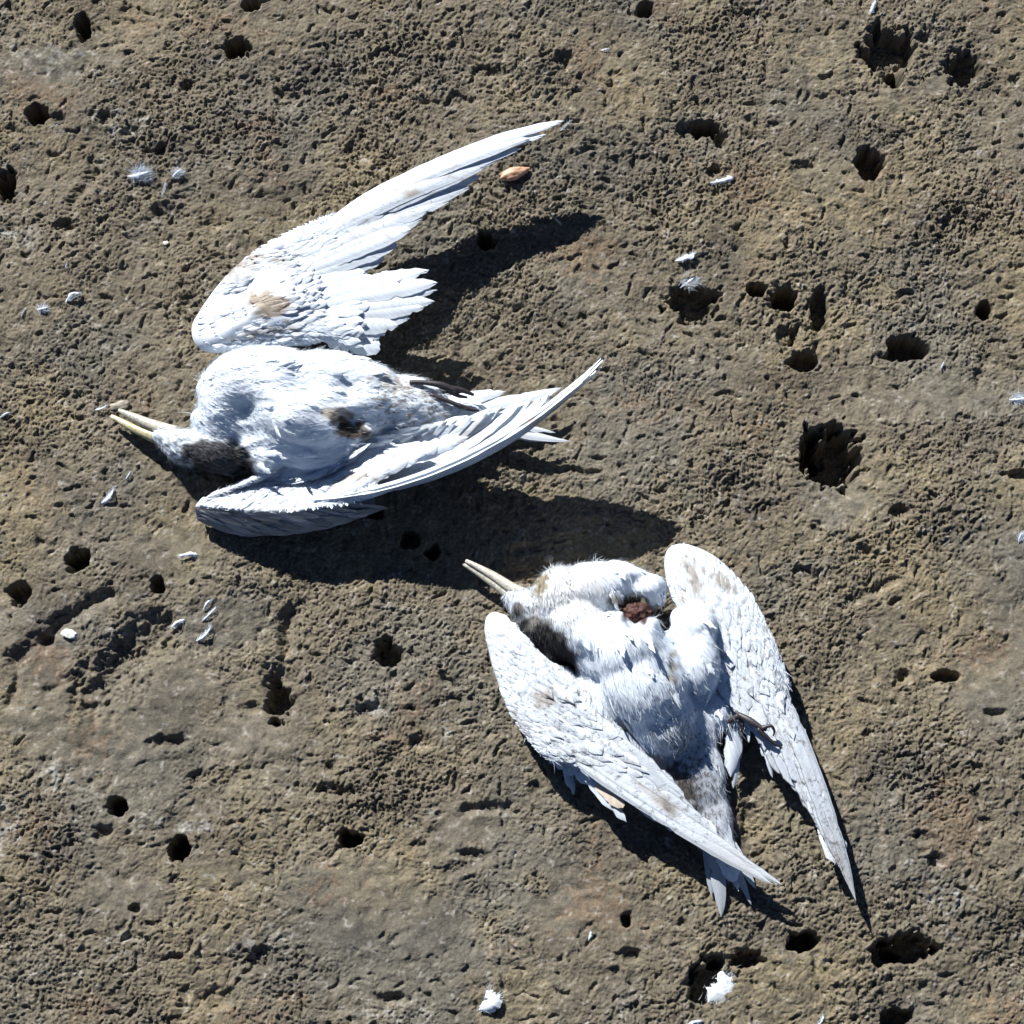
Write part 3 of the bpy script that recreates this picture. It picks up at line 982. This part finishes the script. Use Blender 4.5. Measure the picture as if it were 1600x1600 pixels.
layw1 = [((.36, .31, .25), 1.0, 418, 476, 32, 19, 15, 0.6, 0.10, .09), (TAN, .55, 405, 520, 55, 7, -8, 0.9, 0.4, .06), ((.30, .27, .24), .7, 436, 408, 26, 6, 20, .8, .4, .1), ((.25, .22, .2), .8, 370, 420, 30, 4, -40, 1.3, .3, .12), (TAN, .8, 645, 300, 12, 6, -20, 0.5, 0.2),
         (SOIL, .6, 385, 415, 30, 8, -42, 1.3, 0.4, .09),
         (SOIL, .6, 400, 480, 90, 70, -40, -.48, 0.35, .25), (SOIL, .4, 640, 320, 230, 45, -29, -.42, 0.3, .22)]
colw1 = lambda x, y: paint(x, y, layw1)
wing(bird1, rows_up, 32, colw1, (0.45, 0.46, 0.48), lambda u: 0.013 + 0.010 * min(1, u * 4) if u < .62 else 0.020, bow=lambda u: -0.035 * max(0, 1 - u * 2.2),
     bulge=0.012, twist=0.05, vein=0.10, ruff=0.25, lumps=[(375, 455, 42, 11, -42, -.0065), (455, 408, 28, 12, 25, -.005), (492, 440, 30, 16, 50, -.009), (418, 482, 42, 30, 0, .007), (492, 478, 22, 26, 60, -.006), (400, 530, 60, 7, -5, -.003)], label='far wing spread to the upper right, pale inner face up, tan stain near its bend', covert_len=0.030)

rows_lo = [((620, 763, 0.054), (500, 790, 0.042), (950, 573, 0.104)),
           ((590, 775, 0.049), (490, 785, 0.037), (935, 592, 0.088)),
           ((545, 790, 0.045), (482, 780, 0.033), (905, 606, 0.077)),
           ((500, 797, 0.041), (475, 775, 0.029), (868, 620, 0.068)),
           ((455, 803, 0.037), (465, 770, 0.025), (828, 632, 0.061)),
           ((405, 802, 0.033), (458, 763, 0.021), (785, 642, 0.056)),
           ((372, 800, 0.029), (438, 762, 0.017), (742, 652, 0.052)),
           ((345, 798, 0.025), (420, 760, 0.013), (700, 660, 0.049)),
           ((322, 796, 0.022), (404, 759, 0.012), (660, 670, 0.047)),
           ((306, 792, 0.020), (392, 758, 0.012), (622, 682, 0.046)),
           ((315, 783, 0.021), (392, 755, 0.012), (590, 692, 0.045)),
           ((338, 775, 0.023), (398, 752, 0.012), (562, 705, 0.044)),
           ((368, 763, 0.026), (408, 748, 0.014), (538, 718, 0.043)),
           ((402, 748, 0.031), (422, 742, 0.019), (512, 732, 0.042))]
layw2 = [(TAN, .6, 560, 745, 50, 9, -15, 1.0, 0.4, .1), (SOIL, .5, 735, 680, 26, 12, -20, 1.5, 0.4, .13), (SOIL, .7, 420, 775, 110, 25, -4, -.45, 0.25, .25), (SOIL, .6, 650, 700, 240, 50, -22, -.5, 0.2, .2),
         (GREYW, .85, 900, 618, 60, 16, -35, 0.3, 0.4), (TAN, .6, 830, 655, 16, 8, -20, .6, .3)]
colw2 = lambda x, y: paint(x, y, layw2)
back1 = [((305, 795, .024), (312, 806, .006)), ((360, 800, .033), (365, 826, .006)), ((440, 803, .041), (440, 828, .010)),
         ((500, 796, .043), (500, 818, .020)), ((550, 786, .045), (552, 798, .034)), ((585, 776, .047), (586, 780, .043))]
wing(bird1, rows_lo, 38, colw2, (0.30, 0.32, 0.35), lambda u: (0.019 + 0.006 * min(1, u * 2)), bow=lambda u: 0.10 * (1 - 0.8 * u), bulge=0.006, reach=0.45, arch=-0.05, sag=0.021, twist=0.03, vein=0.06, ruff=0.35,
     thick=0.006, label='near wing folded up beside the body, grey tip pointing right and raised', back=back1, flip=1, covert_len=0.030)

tail(bird1, [((690, 640, .020), (878, 606, .018), 22, WHITE * .93, {'bow': .05}), ((690, 645, .018), (850, 618, .016), 20, WHITE * .85),
             ((700, 650, .018), (820, 640, .014), 22, WHITE * .85), ((700, 655, .016), (892, 690, .014), 16, WHITE * .75, {'bow': .03}),
             ((700, 655, .018), (868, 676, .016), 14, WHITE * .8), ((690, 660, .016), (880, 689, .010), 18, WHITE * .6),
             ((700, 655, .016), (850, 690, .010), 22, WHITE * .7), ((680, 635, .024), (790, 612, .022), 24, WHITE * .9), ((660, 640, .026), (770, 640, .024), 28, WHITE * .85)])
HORN = (0.40, 0.385, 0.33); YEL = (0.42, 0.38, 0.22)
tube([at(276, 676, .024), at(240, 665, .023), at(210, 652, .019), at(186, 641, .014)], [.0068, .0058, .0042, .0018], HORN, mat=M_HORN,
     name='upper_mandible', parent=bird1, cols=[(.55, .54, .5), (.5, .46, .38), HORN, (.40, .38, .33)])
tube([at(262, 690, .020), at(235, 680, .018), at(205, 667, .014), at(174, 650, .010)], [.0068, .0058, .0044, .0018], YEL, mat=M_HORN,
     name='lower_mandible', parent=bird1, cols=[(.3, .28, .24), YEL, YEL, (.6, .58, .45)])
DKL = (0.035, 0.030, 0.034)
multi_tube('foot', [([at(640, 597, .054), at(665, 598, .054), at(690, 602, .053), at(712, 612, .048)], [.002, .0024, .0035, .0032], DKL),
                    ([at(700, 606, .050), at(722, 610, .045), at(740, 617, .040)], [.003, .0026, .0014], DKL),
                    ([at(698, 610, .048), at(715, 618, .043), at(730, 621, .038)], [.002, .002, .001], DKL),
                    ([at(690, 604, .040), at(680, 612, .036), at(676, 618, .034)], [.002, .0014, .0008], DKL)], M_SKIN, bird1)
multi_tube('foot', [([at(672, 616, .050), at(698, 626, .048), at(722, 636, .044)], [.0018, .0022, .0022], DKL),
                    ([at(715, 632, .045), at(735, 640, .040), at(748, 641, .036)], [.0022, .0018, .001], DKL)], M_SKIN, bird1)

# ================================================================== bird two: half-folded wings, lower right
b0 = at(1010, 1080, 0)
bird2 = empty('dead_tern', (b0[0], b0[1], 0))
tag(bird2, 'lower dead white tern with half-folded wings and a dark red wound on its breast', 'bird',
    'dead terns lying on the rock')
lay2 = [((.36, .38, .43), .7, 1088, 1235, 100, 42, 68, .5, .5, .05), (BLK, 1.0, 850, 1010, 68, 37, 49, 0.25, 0.22), ((.10, .10, .12), .6, 835, 990, 50, 30, 49, -.45, .5, .3), ((.07, .06, .07), .9, 809, 951, 6, 9, 0, .5, .3), (BLK, .6, 812, 965, 20, 9, 60, 0.7, 0.5, .12), ((0.70, 0.67, 0.63), .5, 890, 930, 60, 50, 0, .6, .5),  # first layer greys lower belly and tail: damp stain with shade painted in
        ((.32, .26, .15), .85, 845, 915, 10, 20, 20, .7, .4, .12), (RED, .98, 994, 957, 24, 17, 12, .35, .25, .09), (BROWN, .8, 962, 938, 14, 7, 20, .6, .4, .1),
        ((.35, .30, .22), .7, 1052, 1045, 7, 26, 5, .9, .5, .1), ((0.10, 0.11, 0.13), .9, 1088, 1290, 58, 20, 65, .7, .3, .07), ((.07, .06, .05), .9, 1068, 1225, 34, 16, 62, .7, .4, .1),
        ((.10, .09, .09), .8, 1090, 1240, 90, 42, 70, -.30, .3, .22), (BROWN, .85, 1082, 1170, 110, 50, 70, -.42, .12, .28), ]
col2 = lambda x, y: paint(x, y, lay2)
flow2v = np.array([0.36, -0.93, 0.0])


def flow2(x, y):
    x = np.atleast_1d(x); y = np.atleast_1d(y)
    d = np.tile(flow2v, (len(x), 1)).copy()
    d[:, 0] += (x - (1000 + (y - 1030) * 0.4)) / 160.0 * 0.45
    hd = 1 - smooth(880, 930, x)
    d[:, 0] += 0.25 * hd
    return d / np.linalg.norm(d, axis=1)[:, None]


balls2 = [(826, 952, .022, 34, 26, .022, 45), (838, 985, .022, 44, 30, .024, 62), (858, 1020, .018, 36, 26, .020, 55), (806, 935, .018, 20, 16, .014, 40),
          (880, 935, .030, 48, 50, .030, 0), (930, 920, .034, 66, 42, .032, 0), (900, 980, .032, 50, 55, .032, 40),
          (975, 900, .034, 34, 20, .022, 25), (1012, 925, .034, 26, 30, .026, 60), (930, 1010, .036, 60, 50, .034, 30),
          (983, 1015, .048, 66, 64, .047, 75), (1004, 1058, .046, 84, 64, .043, 68), (1026, 1108, .034, 76, 54, .034, 68), (985, 900, .040, 30, 16, .018, 15), (1080, 985, .036, 40, 40, .030, 0), (1090, 1030, .036, 34, 60, .032, -10),
          (1050, 1115, .018, 100, 64, .022, 68), (1075, 1190, .015, 90, 52, .019, 70), (1102, 1260, .011, 80, 36, .015, 74), (1128, 1320, .012, 60, 20, .010, 72),
          (940, 1090, .022, 60, 60, .020, 50), (1125, 1110, .022, 30, 22, .018, 80)]
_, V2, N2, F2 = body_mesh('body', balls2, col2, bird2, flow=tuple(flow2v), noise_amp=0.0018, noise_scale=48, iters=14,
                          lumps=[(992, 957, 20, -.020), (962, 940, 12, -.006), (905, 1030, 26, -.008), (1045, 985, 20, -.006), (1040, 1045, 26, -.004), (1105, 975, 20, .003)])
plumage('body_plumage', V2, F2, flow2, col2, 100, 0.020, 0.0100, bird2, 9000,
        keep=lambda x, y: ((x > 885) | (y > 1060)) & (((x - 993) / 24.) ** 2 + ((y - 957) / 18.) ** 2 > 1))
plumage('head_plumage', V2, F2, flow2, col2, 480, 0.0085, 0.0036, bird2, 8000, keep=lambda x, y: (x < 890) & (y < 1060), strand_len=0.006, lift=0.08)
# wound: a ragged dried lump set in the hollow
bl = []
wv, wf, wc = [], [], []
import bmesh as _bm
bm = _bm.new()
_bm.ops.create_icosphere(bm, subdivisions=4, radius=1)
for v in bm.verts:
    k = 1 + 0.35 * mnoise.noise(v.co * 2.3) + 0.22 * mnoise.noise(v.co * 6)
    v.co = (v.co.x * 21 * MPP * k, v.co.y * 15 * MPP * k, v.co.z * 0.007 * k)
    wv.append(np.array(v.co) + at(994, 957, .047)); q = mnoise.noise(v.co * 420)
    wc.append(np.array(RED) * (1.0 + 0.9 * q) if q < .25 else np.array((.16, .07, .05)))
for f in bm.faces: wf.append(tuple(v.index for v in f.verts))
bm.free()
mesh_from('wound', np.array(wv), wf, M_FLESH, bird2, np.array(wc), np.zeros((len(wv), 3)))

rows_r = [((1232, 1075, .030), (1215, 1070, .028), (1336, 1406, .022)),
          ((1226, 1055, .031), (1205, 1062, .029), (1322, 1372, .024)),
          ((1218, 1032, .032), (1195, 1052, .030), (1305, 1340, .025)),
          ((1210, 1008, .033), (1184, 1042, .031), (1285, 1300, .026)),
          ((1200, 985, .033), (1172, 1030, .032), (1262, 1258, .027)),
          ((1190, 962, .033), (1160, 1015, .033), (1238, 1218, .028)),
          ((1178, 938, .033), (1150, 1000, .034), (1215, 1182, .029)),
          ((1160, 912, .032), (1138, 985, .035), (1192, 1152, .030)),
          ((1135, 884, .031), (1126, 970, .036), (1170, 1128, .031)),
          ((1104, 862, .030), (1112, 955, .036), (1152, 1110, .032)),
          ((1068, 850, .030), (1098, 945, .036), (1136, 1090, .033)),
          ((1044, 858, .030), (1085, 942, .036), (1122, 1065, .034)),
          ((1038, 885, .030), (1074, 944, .036), (1108, 1045, .035)),
          ((1046, 918, .030), (1066, 950, .036), (1098, 1025, .036))]
layr = [(SOIL, .75, 1082, 900, 8, 36, -22, 1.1, .4, .1), (SOIL, .7, 1130, 910, 34, 8, 35, 1.2, .4, .1), (BROWN, .6, 1110, 958, 9, 6, 0, .6, .4),
        (TAN, .6, 1068, 935, 10, 12, 0, .6, .4),
        (GREYW, .7, 1315, 1355, 60, 14, 68, .4, .4), (SOIL, .35, 1190, 1060, 190, 70, 60, -.42, .2, .22), (TAN, .4, 1275, 1260, 150, 34, 68, -.35, .2, .2), (SOIL, .5, 1205, 970, 6, 14, 30, .8, .4, .1)]
colr = lambda x, y: paint(x, y, layr, WHITE * .97)
exr = []
for k in range(18):
    t = rng.random(); bx, by = 1108 + 95 * t, 1030 + 150 * t
    exr.append(((bx - 4, by - 34, .036 - .005 * t), (bx + rng.normal(2, 6), by + rng.normal(16, 8), .033 - .006 * t), rng.uniform(9, 15), WHITE * rng.uniform(.75, 1.0), {'twist': rng.normal(0, .5), 'bow': rng.normal(0, .12)}))
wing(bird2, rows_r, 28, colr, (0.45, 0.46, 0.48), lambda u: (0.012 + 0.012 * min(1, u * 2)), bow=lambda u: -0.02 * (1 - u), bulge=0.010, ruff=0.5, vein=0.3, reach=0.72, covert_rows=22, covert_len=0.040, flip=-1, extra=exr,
     label='right-hand wing trailing straight down past the dark foot, speckled with dirt')
rows_l = [((862, 1192, .030), (880, 1180, .032), (1222, 1389, 0.026)),
          ((845, 1178, .029), (872, 1166, .032), (1190, 1368, 0.026)),
          ((828, 1160, .028), (866, 1152, .032), (1158, 1346, 0.026)),
          ((812, 1140, .027), (860, 1140, .032), (1130, 1322, 0.027)),
          ((798, 1118, .026), (856, 1128, .032), (1106, 1298, 0.028)),
          ((787, 1094, .025), (853, 1115, .033), (1082, 1272, 0.030)),
          ((778, 1068, .024), (850, 1100, .033), (1058, 1242, 0.032)),
          ((769, 1040, .024), (847, 1085, .033), (1034, 1214, 0.033)),
          ((762, 1010, .024), (844, 1072, .033), (1008, 1188, 0.034)),
          ((757, 983, .024), (842, 1060, .033), (984, 1168, 0.034)),
          ((762, 962, .024), (840, 1050, .033), (960, 1152, 0.034)),
          ((778, 957, .024), (842, 1044, .033), (940, 1132, 0.033)),
          ((796, 975, .024), (850, 1042, .033), (925, 1112, 0.032)),
          ((822, 1015, .024), (860, 1044, .032), (915, 1095, 0.032))]
layl = [(SOIL, .75, 850, 1092, 20, 12, 10, .9, .4, .1), 
        (TAN, .6, 1030, 1250, 30, 10, 40, .9, .4, .08), (BROWN, .7, 1046, 1262, 9, 14, -20, .6, .3), (GREYW, .6, 1150, 1350, 80, 18, 30, .4, .4),
        (SOIL, .35, 880, 1130, 170, 80, 40, -.40, .2, .22), (BROWN, .35, 930, 1180, 150, 40, 36, -.5, .15, .25), ((.30, .30, .32), .6, 810, 1130, 30, 10, 50, 1.0, .4, .1), (GREYW, .5, 785, 985, 14, 16, 0, 1.2, .4, .1)]
coll = lambda x, y: paint(x, y, layl, WHITE * .95)
ex = [((835, 1150, .022), (896, 1212, .024), 22, WHITE * .8), ((815, 1125, .018), (880, 1196, .018), 20, WHITE * .45), ((860, 1170, .022), (930, 1228, .026), 24, WHITE * .85),
      ((880, 1180, .024), (955, 1238, .030), 24, WHITE * .85), ((900, 1195, .024), (979, 1284, .030), 20, WHITE * .8), ((925, 1205, .028), (972, 1262, .034), 26, np.array((.62, .53, .44))),
      ((884, 1190, .016), (897, 1242, .012), 11, WHITE * .7), ((880, 1188, .016), (888, 1230, .012), 8, WHITE * .8)]
for k in range(26):
    t = rng.random(); bx, by = 925 + 195 * t, 1125 + 190 * t
    dx, dy = rng.normal(26, 8), rng.normal(30, 9)
    ex.append(((bx - dx * .8, by - dy * .6, .036 - .010 * t), (bx + dx * .3 + 4, by + dy * .5, .036 - .012 * t), rng.uniform(9, 16), WHITE * rng.uniform(.7, 1.0), {'twist': rng.normal(0, .5), 'bow': rng.normal(0, .12)}))
for k in range(14):
    t = rng.random(); bx, by = 838 + 110 * t, 1140 + 85 * t
    ex.append(((bx - 10, by - 22, .026), (bx + rng.normal(22, 8), by + rng.normal(24, 6), .024), rng.uniform(9, 15), WHITE * rng.uniform(.55, 1.0), {'twist': rng.normal(0, .5), 'bow': rng.normal(0, .12)}))
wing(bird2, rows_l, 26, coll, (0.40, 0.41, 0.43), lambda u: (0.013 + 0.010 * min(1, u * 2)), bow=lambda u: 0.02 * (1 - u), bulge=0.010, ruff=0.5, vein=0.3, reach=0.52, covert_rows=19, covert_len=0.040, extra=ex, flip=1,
     label='left-hand wing crossing under the belly, its shaft tip pointing lower right, ragged edge feathers')
tail(bird2, [((1100, 1265, .016), (1127, 1433, .008), 25, WHITE * .55, {'bow': -.03}), ((1105, 1260, .014), (1112, 1400, .008), 22, WHITE * .5),
             ((1120, 1290, .014), (1174, 1414, .010), 14, WHITE * .55), ((1125, 1290, .014), (1180, 1388, .010), 18, WHITE * .7),
             ((1120, 1250, .020), (1142, 1345, .016), 22, WHITE * .75), ((1112, 1240, .022), (1120, 1320, .018), 30, (.25, .27, .3)), ((1108, 1190, .022), (1136, 1300, .016), 14, WHITE * .85)])
tube([at(838, 937, .026), at(803, 921, .025), at(768, 898, .021), at(728, 876, .016)], [.0068, .0058, .0042, .0018], HORN, mat=M_HORN,
     name='upper_mandible', parent=bird2, cols=[(.62, .58, .5), (.50, .47, .41), (.46, .43, .36), (.44, .42, .38)])
tube([at(822, 946, .022), at(794, 927, .020), at(760, 903, .016), at(724, 881, .012)], [.0066, .0056, .0042, .0018], HORN, mat=M_HORN,
     name='lower_mandible', parent=bird2, cols=[(.5, .46, .38), (.50, .48, .42), (.42, .40, .33), (.35, .34, .32)])
multi_tube('foot', [([at(1110, 1132, .020), at(1135, 1128, .032), at(1155, 1118, .040)], [.0022, .0024, .0028], DKL),
                    ([at(1148, 1098, .036), at(1150, 1110, .038), at(1156, 1120, .040)], [.001, .0014, .002], DKL),
                    ([at(1153, 1116, .040), at(1172, 1126, .044), at(1188, 1136, .046), at(1198, 1140, .047)], [.0024, .0034, .0024, .0020], DKL),
                    ([at(1190, 1138, .047), at(1204, 1134, .050), at(1210, 1142, .048), at(1208, 1150, .044)], [.0024, .0016, .0012, .0005], DKL),
                    ([at(1184, 1138, .046), at(1196, 1150, .044), at(1210, 1162, .042), at(1223, 1169, .038)], [.0020, .0024, .0014, .0005], DKL),
                    ([at(1156, 1122, .038), at(1160, 1136, .034), at(1154, 1146, .030)], [.0022, .0016, .0007], DKL)], M_SKIN, bird2)
acc = Acc()
for (r, t, w_, c) in [((1150, 1125, .030), (1142, 1212, .018), 26, WHITE), ((1155, 1128, .028), (1150, 1200, .016), 18, WHITE * .8), ((1142, 1140, .028), (1135, 1200, .018), 16, WHITE * .95),
                      ((1152, 1170, .022), (1146, 1232, .012), 12, WHITE * .8)]:
    feather(acc, at(*r), at(*t), w_ * MPP, (0, .1, 1), c, n=10, point=.55, fray=.3, arch=.05)
P = np.array([at(1140 + rng.normal(0, 9), 1080 + rng.random() * 45, .032) for _ in range(500)])
D = np.tile([0.25, -0.95, -0.1], (500, 1)) + rng.normal(0, .2, (500, 3))
strands(acc, P, D, rng.uniform(.008, .02, 500), np.full(500, .0005), WHITE * .95)
acc.build('thigh_feathers', M_FEATHER, bird2)

# ================================================================== loose feathers, shell, chips
def down(px, py, size, seed, ang=None, n=90, vane=0.4, dens=1.0):
    """small downy feather lying on the rock; size in photo pixels"""
    g = at(px, py, 0); z = gz(g[0], g[1]) + 0.0006
    g = at(px, py, z)
    a = Acc()
    L = size * MPP
    th = rng.uniform(0, 2 * math.pi) if ang is None else math.radians(ang)
    dr = np.array([math.cos(th), math.sin(th), 0.12])
    if vane > 0:
        feather(a, g - dr * L * .5, g + dr * L * .5 + np.array([0, 0, .001]), L * vane * .8, (0, 0, 1), WHITE * .97, arch=.12, bow=rng.normal(0, .10), n=12, point=.6, fray=.7)
    if vane < 0.36 and dens >= 0.7:
        m = int(520 * dens)
        P = g + rng.normal(0, 1, (m, 3)) * np.array([L * .17, L * .12, L * .03])
        P[:, 2] = np.maximum(P[:, 2], z)
        D = (P - g) / (L * .17) * .3 + rng.normal(0, .45, (m, 3)) + dr * 1.0
        D[:, 2] = np.abs(D[:, 2]) * .5
        D /= np.linalg.norm(D, axis=1)[:, None]
        strands(a, P, D, L * rng.uniform(.08, .32, m), np.full(m, .00026), WHITE * .97, curl=.8)
        m = 10
    else:
        m = int(n * dens * 3.2)
    t = rng.uniform(-.5, .45, m)
    P = g + dr * (t * L)[:, None]
    sd = np.where(rng.random(m) < .5, -1, 1)
    sv = np.array([-dr[1], dr[0], 0])
    D = dr * rng.uniform(.6, 1.3, m)[:, None] + sv * (sd * rng.uniform(.15, .7, m))[:, None]
    D[:, 2] += rng.uniform(0.0, .7, m)
    D /= np.linalg.norm(D, axis=1)[:, None]
    strands(a, P, D, L * rng.uniform(.08, .26, m) , np.full(m, .00028), WHITE * .97, curl=.25)
    V = np.concatenate(a.V); V[:, 2] = np.maximum(V[:, 2], z - .001)
    o = mesh_from('loose_feather', V - g, np.concatenate(a.F), M_FEATHER, None, np.concatenate(a.C), np.concatenate(a.U))
    o.location = g
    return o


G = 'loose small feathers scattered on the rock'
LOOSE = [
 (218, 272, 40, 10, 'largest fluffy down tuft of the three at upper left of the rock', .35, 1.6),
 (277, 272, 22, 40, 'small down tuft just right of the largest upper-left tuft', .3, 1.0),
 (256, 298, 26, 80, 'wispy star-shaped down just below the largest upper-left tuft', 0, .6),
 (1130, 281, 40, 160, 'curled white feather with a blue-grey end, upper right above two down tufts', .45, 1.2),
 (1070, 402, 34, 20, 'pale fluffy down directly above a dark hollow, upper of two', .5, 1.8),
 (1076, 441, 34, 35, 'thin ragged down at the edge of a dark hollow, lower of two', .2, 1.0),
 (1364, 12, 26, 70, 'white feather at the top edge above the large upper-right hole', .5, 1.0),
 (115, 465, 26, 30, 'down tuft left of the upper wing, largest of a row of three', .4, 1.0),
 (66, 482, 20, 10, 'middle one of three faint down bits near the left edge', .3, .8),
 (37, 486, 16, 120, 'faintest and leftmost of three down bits near the left edge', 0, .5),
 (168, 775, 30, 50, 'blue-white feather on the rock below and left of the black-capped head', .45, 1.0),
 (296, 869, 32, 175, 'flat oval white feather just below the near wing bend', .4, .5),
 (281, 975, 36, 25, 'leftmost of a cluster of slim white feathers at lower left', .25, .6),
 (325, 945, 22, 50, 'topmost of a cluster of slim white feathers at lower left', .3, .6),
 (326, 960, 30, 45, 'slender middle feather of a cluster at lower left', .2, .5),
 (318, 990, 32, 45, 'lowest of a cluster of slim white feathers at lower left', .3, .6),
 (1590, 623, 28, 5, 'spiky white feather at the right edge level with the big holes', .3, 1.0),
 (1597, 840, 22, 60, 'grey-white wisp cut by the right edge', .2, .8),
 (1086, 1598, 24, 170, 'feather cut by the bottom edge left of the large white feather', .4, .6),
 (1280, 1596, 20, 60, 'small feather cut by the bottom edge, lower right', .3, .6),
 (200, 743, 14, 60, 'tiny down speck beside the black-capped head', .3, .5),
 (104, 414, 12, 100, 'tiny faint down speck above the row of three at left', .2, .4),
 (945, 78, 14, 10, 'tiny white speck of down near the top centre', .5, .5),
 (921, 1462, 14, 80, 'tiny white down speck below the lower bird tail', .6, .5),
 (1472, 571, 14, 120, 'tiny pale wisp right of the dark right-hand hole', .2, .5),
 (9, 648, 18, 150, 'pale wisp cut by the left edge level with the open beak', .3, .5),
 (883, 197, 24, 45, 'wisp of down caught at the raised wing tip of the upper bird', 0, .5),
 (88, 195, 20, 150, 'hair-thin white wisp beside a dark upper-left hole', 0, .12),
 (158, 637, 22, 20, 'frayed wisp of feather beside the pebble at the open beak tip', .3, .4),
 (152, 645, 0, 0, '', 0, 0),
]
for (x, y, s, a_, lab, vn, dn) in LOOSE:
    if s == 0: continue
    o = down(x, y, s, 0, -a_ if a_ > 90 else a_, vane=vn, dens=dn)
    tag(o, lab, 'feather', G)


def cupped(px, py, parts, lab, h=0.0):
    g = at(px, py, 0); z = gz(g[0], g[1]); g = at(px, py, z)
    a = Acc()
    for (r, t, w_, bw, ar, tw) in parts:
        feather(a, at(*r, z + .002), at(*t, z + .006), w_ * MPP, (0, .2, 1), WHITE, arch=ar, bow=bw, camber=.35, n=18, point=.45, fray=.22, twist=tw, vein=.08)
        P = np.array([at(r[0] + (t[0] - r[0]) * k + rng.normal(0, w_ * .15), r[1] + (t[1] - r[1]) * k + rng.normal(0, w_ * .15), z + .004) for k in rng.random(140)])
        D = np.array(at(*t, 0)) - np.array(at(*r, 0)); D = D / np.linalg.norm(D)
        strands(a, P, D + rng.normal(0, .4, (140, 3)), rng.uniform(.003, .008, 140), np.full(140, .00026), WHITE)
    o = mesh_from('loose_feather', np.concatenate(a.V) - g, np.concatenate(a.F), M_FEATHER, None, np.concatenate(a.C), np.concatenate(a.U))
    o.location = g
    tag(o, lab, 'feather', G)


cupped(1130, 1548, [((1106, 1566), (1142, 1522), 46, .12, .25, .2), ((1128, 1574), (1164, 1542), 30, -.05, .16, -.3), ((1120, 1570), (1150, 1535), 22, 0, .15, .5)],
       'largest loose white cupped feather, below the lower bird beside a dark hollow')
cupped(766, 1567, [((748, 1578), (782, 1556), 22, .1, .15, .3), ((775, 1574), (764, 1548), 20, 0, .15, -.3)],
       'bright white bent feather near the bottom centre')


def chip(name, px, py, rl, rs, ang, colour, lab, cat, mat=M_SHELL, rz=.5, sink=.3, shape=None, group=None):
    g = at(px, py, 0); z = gz(g[0], g[1]); g = at(px, py, z)
    bm = _bm.new(); _bm.ops.create_icosphere(bm, subdivisions=4, radius=1)
    V = []; CO = []
    a = math.radians(ang)
    sd = rng.random() * 50
    for v in bm.verts:
        c = v.co.copy(); k = 1 + .22 * mnoise.noise(c * 1.6 + Vector((sd, 0, 0))) + .06 * mnoise.noise(c * 6)
        x = c.x * rl * MPP * k
        tp = 1.0 if shape is None else (1 - .55 * max(0, c.x)) * (1 + .03 * math.sin(c.x * 22))
        y = c.y * rs * MPP * k * tp; zz = c.z * rs * MPP * rz * k * tp
        V.append((x * math.cos(a) - y * math.sin(a), x * math.sin(a) + y * math.cos(a), zz))
        q = .5 + .5 * mnoise.noise(c * 3 + Vector((sd, 1, 0)))
        CO.append(np.array(colour) * (0.75 + .4 * q) * (1 + (.35 if (shape and c.x > .55) else 0)))
    F = [tuple(v.index for v in f.verts) for f in bm.faces]; bm.free()
    o = mesh_from(name, np.array(V), F, mat, None, np.array(CO), np.zeros((len(V), 3)))
    o.location = Vector(g) + Vector((0, 0, rs * MPP * rz * sink))
    return tag(o, lab, cat, group)


chip('seashell', 805, 271, 25, 11, 18, (0.52, 0.30, 0.19), 'orange-brown elongated shell lying just below the spread wing tip', 'shell', rz=.7, shape=1)
chip('shell_chip', 108, 991, 13, 7, -10, (0.75, 0.74, 0.70), 'small white chip on a smooth patch at lower left', 'shell', group='white shell chips on the rock')
chip('shell_chip', 259, 380, 5, 3.5, 20, (0.75, 0.70, 0.62), 'tiny bright chip left of the spread wing', 'shell', group='white shell chips on the rock')
chip('pebble', 188, 634, 17, 8, 12, (0.26, 0.23, 0.18), 'lumpy tan pebble touching the open beak tip', 'stone', M_SHELL)
chip('pebble', 1206, 715, 0.1, 0.1, 0, (0.3, .3, .3), 'x', 'stone') if False else None
chip('pebble', 857, 873, 8, 6, 10, (0.27, 0.24, 0.18), 'pale pebble at the shadow edge above the lower bird head', 'stone', M_SHELL)
0 and chip('pebble', 1248, 742, 12, 7, 30, (0.34, 0.30, 0.23), 'pale stone at the lower left rim of the largest hole', 'stone', M_SHELL)
0 and chip('pebble', 1263, 726, 10, 5, 40, (0.36, 0.32, 0.25), 'small stone ledge at the left rim of the largest hole', 'stone', M_SHELL)
gtw = gz(*at(868, 342, 0)[:2])
tw = tube([at(858, 334, gtw + .004), at(868, 342, gtw + .007), at(877, 351, gtw + .005)], [.0008, .0012, .0010], (.30, .26, .20), mat=M_SHELL, name='twig')
tag(tw, 'short pale twig in the shadow of the raised wing tip', 'twig')
